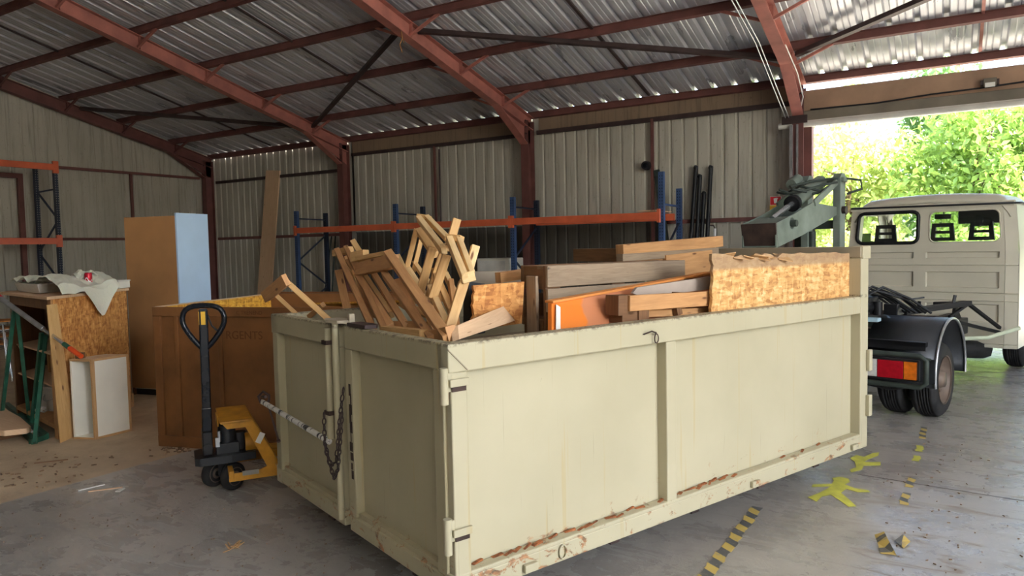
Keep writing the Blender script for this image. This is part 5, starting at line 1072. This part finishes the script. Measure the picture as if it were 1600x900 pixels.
# window seals and panes
for i, (a, b_, c, d) in enumerate(wins):
    y = cy0+lean((c+d)/2)*.7; r = .07; pts = []
    for cx, cz, a0 in ((b_-r, d-r, 0), (a+r, d-r, 90), (a+r, c+r, 180), (b_-r, c+r, 270)):
        for k in range(5): t_ = radians(a0+k*22.5); pts.append((W(cx+r*cos(t_), cz), cy0+lean(cz+r*sin(t_))*.7-.004, cz+r*sin(t_)))
    q = tb_(); q.tube(pts, .022 if i == 0 else .008, 8, True); q.build('window_seal', 'black' if i == 0 else 'cab_paint', tk)
    # corner fillets between the square cut-out and the round seal
    q = tb_()
    for cx, cz, sx, sz in ((b_, d, -1, -1), (a, d, 1, -1), (a, c, 1, 1), (b_, c, -1, 1)):
        C_ = (cx+sx*r, cz+sz*r); arc = [(C_[0]-sx*r*cos(t_), C_[1]-sz*r*sin(t_)) for t_ in np.linspace(0, pi/2, 6)]
        P_ = [(cx, cz)]+arc; q.add([(W(px_, pz_), cy0+lean(pz_)*.7, pz_) for px_, pz_ in P_], [(0, k, k+1) for k in range(1, 6)])
    q.build('window_corner', 'cab_paint', tk)
    q = tb_(); q.add([(W(x, z), cy0+lean(z)*.7+.004, z) for x, z in ((a, c), (b_, c), (b_, d), (a, d))], [(0, 1, 2, 3)]); q.build('rear_window', 'glass', tk)
# roof with rounded edge and drip rail
q = tb_(); n_ = 9
def roof(u_, v_):
    a = abs(u_); hx = .86; x = .04+hx*math.copysign(min(a, 1), u_)*(.955 if a <= 1 else 1)
    y = 2.62+v_*1.25; h = 2.06-.16*max(0, abs(u_)-.82)/.18*max(0, abs(u_)-.82)/.18*.9-.055*u_*u_
    e = max(0, .12-v_)/.12; h -= .10*e*e; e2 = max(0, v_-.85)/.15; h -= .1*e2*e2
    return (x, y, h+.01)
q.sheet(list(np.concatenate([[-1, -.96, -.9, -.82], np.linspace(-.7, .7, 9), [.82, .9, .96, 1]])), [0, .03, .07, .12, .4, .7, .85, .93, 1], roof, smooth=True); q.build('roof', 'cab_paint', tk, 0, .01)
q = tb_(); q.tube([(-.82, 2.6, 1.945), (.0, 2.6, 1.935), (.88, 2.6, 1.925), (.93, 2.75, 1.93), (.93, 3.8, 1.9)], .011, 8); q.build('drip_rail', 'black', tk)
q = tb_(); q.bar((-.83, 2.63, 1.93), (.89, 2.63, 1.925), .03, .05); q.build('roof_edge', 'cab_paint', tk)
# side walls with window openings
for x, s_ in ((cabx1, 1), (cabx0, -1)):
    ysd = [2.66, 2.85, 3.05, 3.15, 3.9, 4.0, 4.25]; zsd = [.31, .62, .9, 1.25, 1.42, 1.48, 1.86, 1.93]
    def sf(y, z, x=x, s_=s_):
        fr = 0 if y < 3.9 else .0
        return (W(x, z)-s_*.0+(s_*-.0), y-(max(0, z-1.3)*.55 if y > 3.85 else 0)+(0), z)
    q = tb_(); q.sheet(ysd, zsd, sf, hole=lambda y, z: (3.05 < y < 3.9 and z > 1.48 and z < 1.86) or (3.05 < y < 3.85 and z < .62), smooth=False); q.build('side_panel', 'cab_paint', tk, 0, .008)
    q = tb_(); q.tube([(x, 3.45+.40*cos(t_), .33+.36*sin(t_)) for t_ in np.linspace(0, pi, 14)], .02, 8); q.build('wheel_arch', 'cab_paint', tk)
    q = tb_(); q.add([(W(x, 1.48), 3.05, 1.48), (W(x, 1.48), 3.86, 1.48), (W(x, 1.86), 3.64, 1.86), (W(x, 1.86), 3.05, 1.86)], [(0, 1, 2, 3)]); q.build('side_window', 'glass', tk)
    q = tb_(); q.bar((x+s_*.02, 3.75, 1.5), (x+s_*.16, 3.72, 1.55), .02, .02); q.bar((x+s_*.17, 3.72, 1.38), (x+s_*.17, 3.72, 1.64), .03, .14, (1, 0, 0)); q.build('side_mirror', 'black', tk, .006)
# front: panel below, pillars, windscreen
q = tb_(); q.bb(cabx0, cabx1, 4.22, 4.25, .35, 1.30); q.build('front_panel', 'cab_paint', tk, .02)
q = tb_(); q.add([(cabx0+.08, 4.2, 1.3), (cabx1-.08, 4.2, 1.3), (cabx1-.14, 3.86, 1.93), (cabx0+.14, 3.86, 1.93)], [(0, 1, 2, 3)]); q.build('windscreen', 'glass', tk)
for x in (cabx0+.04, cabx1-.04): q = tb_(); q.bar((x, 4.22, 1.28), (.04+(x-.04)*.94, 3.85, 1.95), .07, .06); q.build('pillar', 'cab_paint', tk, .01)
q = tb_(); q.bb(cabx0+.05, cabx1-.05, 3.9, 4.2, 1.1, 1.34); q.build('dashboard', 'black_plastic', tk, .03)
q = tb_(); q.bb(cabx0+.03, cabx1-.03, 2.68, 4.2, .52, .56); q.build('cab_floor', 'cab_lining', tk)
# seats
for xc in (-.475, .155, .55):
    q = tb_(); q.bb(xc-.22, xc+.22, 2.90, 3.4, .72, .90); q.build('seat', 'black_plastic', tk, .04)
    q = tb_(); q.bar((xc, 2.95, .85), (xc, 2.86, 1.44), .42, .12, (0, 1, 0)); q.build('seat_back', 'black_plastic', tk, .04)
    hx, hz, hh = .13, 1.625, .105; q = tb_(); y0, y1 = 2.80, 2.87
    # frame of bars around two slots
    xs2 = [-1, -.62, .62, 1]; zs2 = [-1, -.60, -.18, .14, .56, 1]
    def hf(u_, v_, y): f = 1-.16*(v_+1)/2; return (xc+hx*u_*f, y, hz+hh*v_)
    hol = lambda u_, v_: abs(u_) < .6 and (-.60 < v_ < -.18 or .14 < v_ < .56)
    q.sheet(xs2, zs2, lambda u_, v_: hf(u_, v_, y0), hole=hol); q.build('headrest', 'black', tk, 0, .04)
q = tb_(); q.bb(-.17, .02, 3.70, 3.72, 1.80, 1.865); q.bar((-.07, 3.72, 1.86), (-.07, 3.75, 1.93), .015, .015); q.build('rear_view_mirror', 'truck_green_dark', tk, .01)
q = tb_(); q.bb(.10, .57, 3.70, 3.72, 1.73, 1.92); q.build('sun_visor', 'black_plastic', tk, .01)
text('.oni', .07, TF @ Matrix.Translation((-.78, 2.59, .80)) @ Matrix.Rotation(pi/2, 4, 'X'), 'black', tk, 'badge', .003)

# ------------------------------------------------------------------ marks and litter on the floor
def strip(pts, wd, lab, mat='hazard'):
    for i in range(len(pts)-1):
        pass
    a, c = Vector(pts[0]), Vector(pts[-1]); L = (c-a).length; d = (c-a).normalized(); n_ = Vector((-d.y, d.x, 0)); q = B(); R_ = random.Random(int(abs(a.x*1000)+abs(a.y*100)))
    m = max(2, int(L/.03)); P_ = []
    for i in range(m+1):
        p = a+d*(L*i/m); j = R_.uniform(-.006, .006); P_.append((p+n_*(wd/2+j), p-n_*(wd/2-j), L*i/m))
    vs = []; uv = []
    for l_, r_, s_ in P_: vs += [(l_.x, l_.y, .0025), (r_.x, r_.y, .0025)]
    q.add(vs, [(2*i, 2*i+1, 2*i+3, 2*i+2) for i in range(m)], [[(P_[i][2], 0), (P_[i][2], wd), (P_[i+1][2], wd), (P_[i+1][2], 0)] for i in range(m)])
    o = single(q, 'floor_tape', mat, lab, 'floor tape', (a.x, a.y, 0), 'hazard tape pieces on the floor'); o.modifiers.new('s', 'SOLIDIFY').thickness = .001
strip([(-.965, 2.9, 0), (-.955, 4.26, 0)], .062, 'long yellow and black tape strip on the floor beside the container')
strip([(-.228, 4.70, 0), (-.222, 4.93, 0)], .045, 'short yellow and black tape piece nearest the torn tape scrap'); strip([(-.215, 5.05, 0), (-.208, 5.28, 0)], .045, 'short tape piece in the middle of the broken line behind the container')
strip([(-.20, 5.68, 0), (-.196, 5.82, 0)], .045, 'tiny tape piece midway towards the truck wheel', 'paint_yellow'); strip([(-.19, 5.95, 0), (-.19, 6.12, 0)], .045, 'small tape piece just past the midway one towards the wheel', 'paint_yellow')
strip([(-.185, 6.35, 0), (-.18, 6.75, 0)], .045, 'tape piece closest to the rear truck wheel')
def man(px, label, dx, dy):
    """walking figure painted flat on the floor, given in image outline and laid onto z = 0"""
    q = B(); P_ = [on(x, y, (0, 0, .002), (0, 0, 1)) for x, y in px]
    import mathutils
    tri = mathutils.geometry.tessellate_polygon([P_]); q.add([(p.x, p.y, .002) for p in P_], [tuple(t_) for t_ in tri])
    o = single(q, 'painted_figure', 'paint_yellow', label, 'floor marking', tuple(sum(P_, Vector())/len(P_)), 'yellow walking figures painted on the floor'); o.modifiers.new('s', 'SOLIDIFY').thickness = .001
man([(1262, 777), (1276, 772), (1292, 764), (1298, 760), (1268, 761), (1270, 757), (1300, 756), (1303, 751), (1300, 747), (1312, 745), (1326, 748), (1328, 753), (1320, 757), (1336, 763), (1356, 766), (1360, 769), (1340, 769), (1322, 764), (1314, 770), (1326, 780), (1338, 791), (1326, 792), (1312, 782), (1298, 773), (1284, 776), (1276, 784)], 'yellow walking figure painted on the floor, the nearer one', 0, 0)
man([(1328, 734), (1338, 730), (1336, 722), (1328, 716), (1338, 711), (1350, 714), (1364, 708), (1374, 707), (1372, 712), (1356, 718), (1350, 722), (1376, 722), (1376, 727), (1350, 728), (1346, 734), (1330, 738)], 'yellow walking figure on the floor by the far container corner', 0, 0)
# torn tape scrap standing up a little
t = thing('tape_scrap', (-.254, 3.945, 0), 'crumpled yellow tape scrap on the floor at the lower right', 'litter')
q = B(); q.add([(-.33, 4.12, .008), (-.285, 4.13, .03), (-.215, 3.89, .012), (-.285, 3.90, .002), (-.26, 4.0, .045), (-.305, 4.0, .012)], [(0, 1, 4, 5), (5, 4, 2, 3)], [[(0, 0), (0, .05), (.15, .05), (.15, 0)]]*2); q.build('folded_strip', 'hazard', t, 0, .002)
q = B(); q.add([(-.235, 4.08, .01), (-.2, 4.14, .03), (-.165, 4.10, .012), (-.19, 4.02, .004)], [(0, 1, 2, 3)], [[(.1, 0), (.1, .05), (.15, .05), (.15, 0)]]); q.build('curled_end', 'hazard', t, 0, .002)
# loose bits on the floor
def bit(cx, cy, L, a, wd, mt, lab, nm='wood_sliver'):
    q = B(); d = Vector((cos(a), sin(a), 0)); q.bar(Vector((cx, cy, .005))-d*L/2, Vector((cx, cy, .007))+d*L/2, wd, .006); single(q, nm, mt, lab, 'litter', (cx, cy, 0))
g1 = on(143, 763, (0, 0, 0), (0, 0, 1)); g2 = on(165, 766, (0, 0, 0), (0, 0, 1)); g3 = on(188, 767, (0, 0, 0), (0, 0, 1)); g4 = on(80, 722, (0, 0, 0), (0, 0, 1))
bit(g1.x, g1.y, .16, 1.3, .012, 'white_plastic', 'white strip of litter on the grey floor left of the pallet truck', 'paper_strip'); bit(g2.x, g2.y, .20, .9, .012, 'board_pale', 'thin pale wood sliver beside the white strip of litter'); bit(g3.x, g3.y, .06, 2.0, .03, 'white_plastic', 'small white scrap at the end of the thin wood sliver', 'paper_strip'); bit(g4.x, g4.y, .22, .9, .01, 'old_brown', 'thin brown twig-like sliver on the sandy floor at the left')
R_ = random.Random(8); q = B()
for i in range(90):
    p = on(R_.uniform(0, 300), R_.uniform(705, 765), (0, 0, 0), (0, 0, 1))
    if p.x < -5.15: q.box((p.x, p.y, .004), (R_.uniform(.008, .04), R_.uniform(.006, .014), .006), Matrix.Rotation(R_.uniform(0, 3), 3, 'Z'))
for i in range(40):
    p = on(275+R_.gauss(0, 14), 703+R_.gauss(0, 2.5), (0, 0, 0), (0, 0, 1)); q.box((p.x, p.y, .004), (R_.uniform(.008, .03), .008, .006), Matrix.Rotation(R_.uniform(0, 3), 3, 'Z'))
for i in range(90):
    p = on(R_.uniform(0, 640), R_.uniform(770, 898), (0, 0, 0), (0, 0, 1)); q.box((p.x, p.y, .003), (R_.uniform(.003, .011), R_.uniform(.003, .006), .004), Matrix.Rotation(R_.uniform(0, 3), 3, 'Z'))
for i in range(80):
    p = on(R_.uniform(1380, 1600), R_.uniform(690, 898), (0, 0, 0), (0, 0, 1)); q.box((p.x, p.y, .003), (R_.uniform(.003, .02), R_.uniform(.003, .006), .004), Matrix.Rotation(R_.uniform(0, 3), 3, 'Z'))
o = single(q, 'floor_debris', 'debris', 'small wood chips and dirt scattered over the concrete floor', 'litter', (-4, 3, 0)); tag(o, kind='stuff')
q = B(); c = on(366, 855, (0, 0, 0), (0, 0, 1))
for i in range(16): a = R_.uniform(0, 6.28); p = c+Vector((R_.gauss(0, .02), R_.gauss(0, .02), .006)); q.bar(p, p+Vector((cos(a)*.04, sin(a)*.04, R_.uniform(0, .015))), .006, .003)
o = single(q, 'chip_cluster', 'ply_edge', 'small heap of wood splinters on the grey floor left of the container', 'litter', tuple(c)); tag(o, kind='stuff')
# sawn joint across the slab at the right
a, c = on(1340, 741, (0, 0, 0), (0, 0, 1)), on(1600, 783, (0, 0, 0), (0, 0, 1)); q = B(); q.bar((a.x, a.y, .0008), (c.x+.5, c.y+(c.y-a.y)/(c.x-a.x)*.5, .0008), .008, .001); q.build('trim_7', 'dark_steel')['kind'] = 'structure'
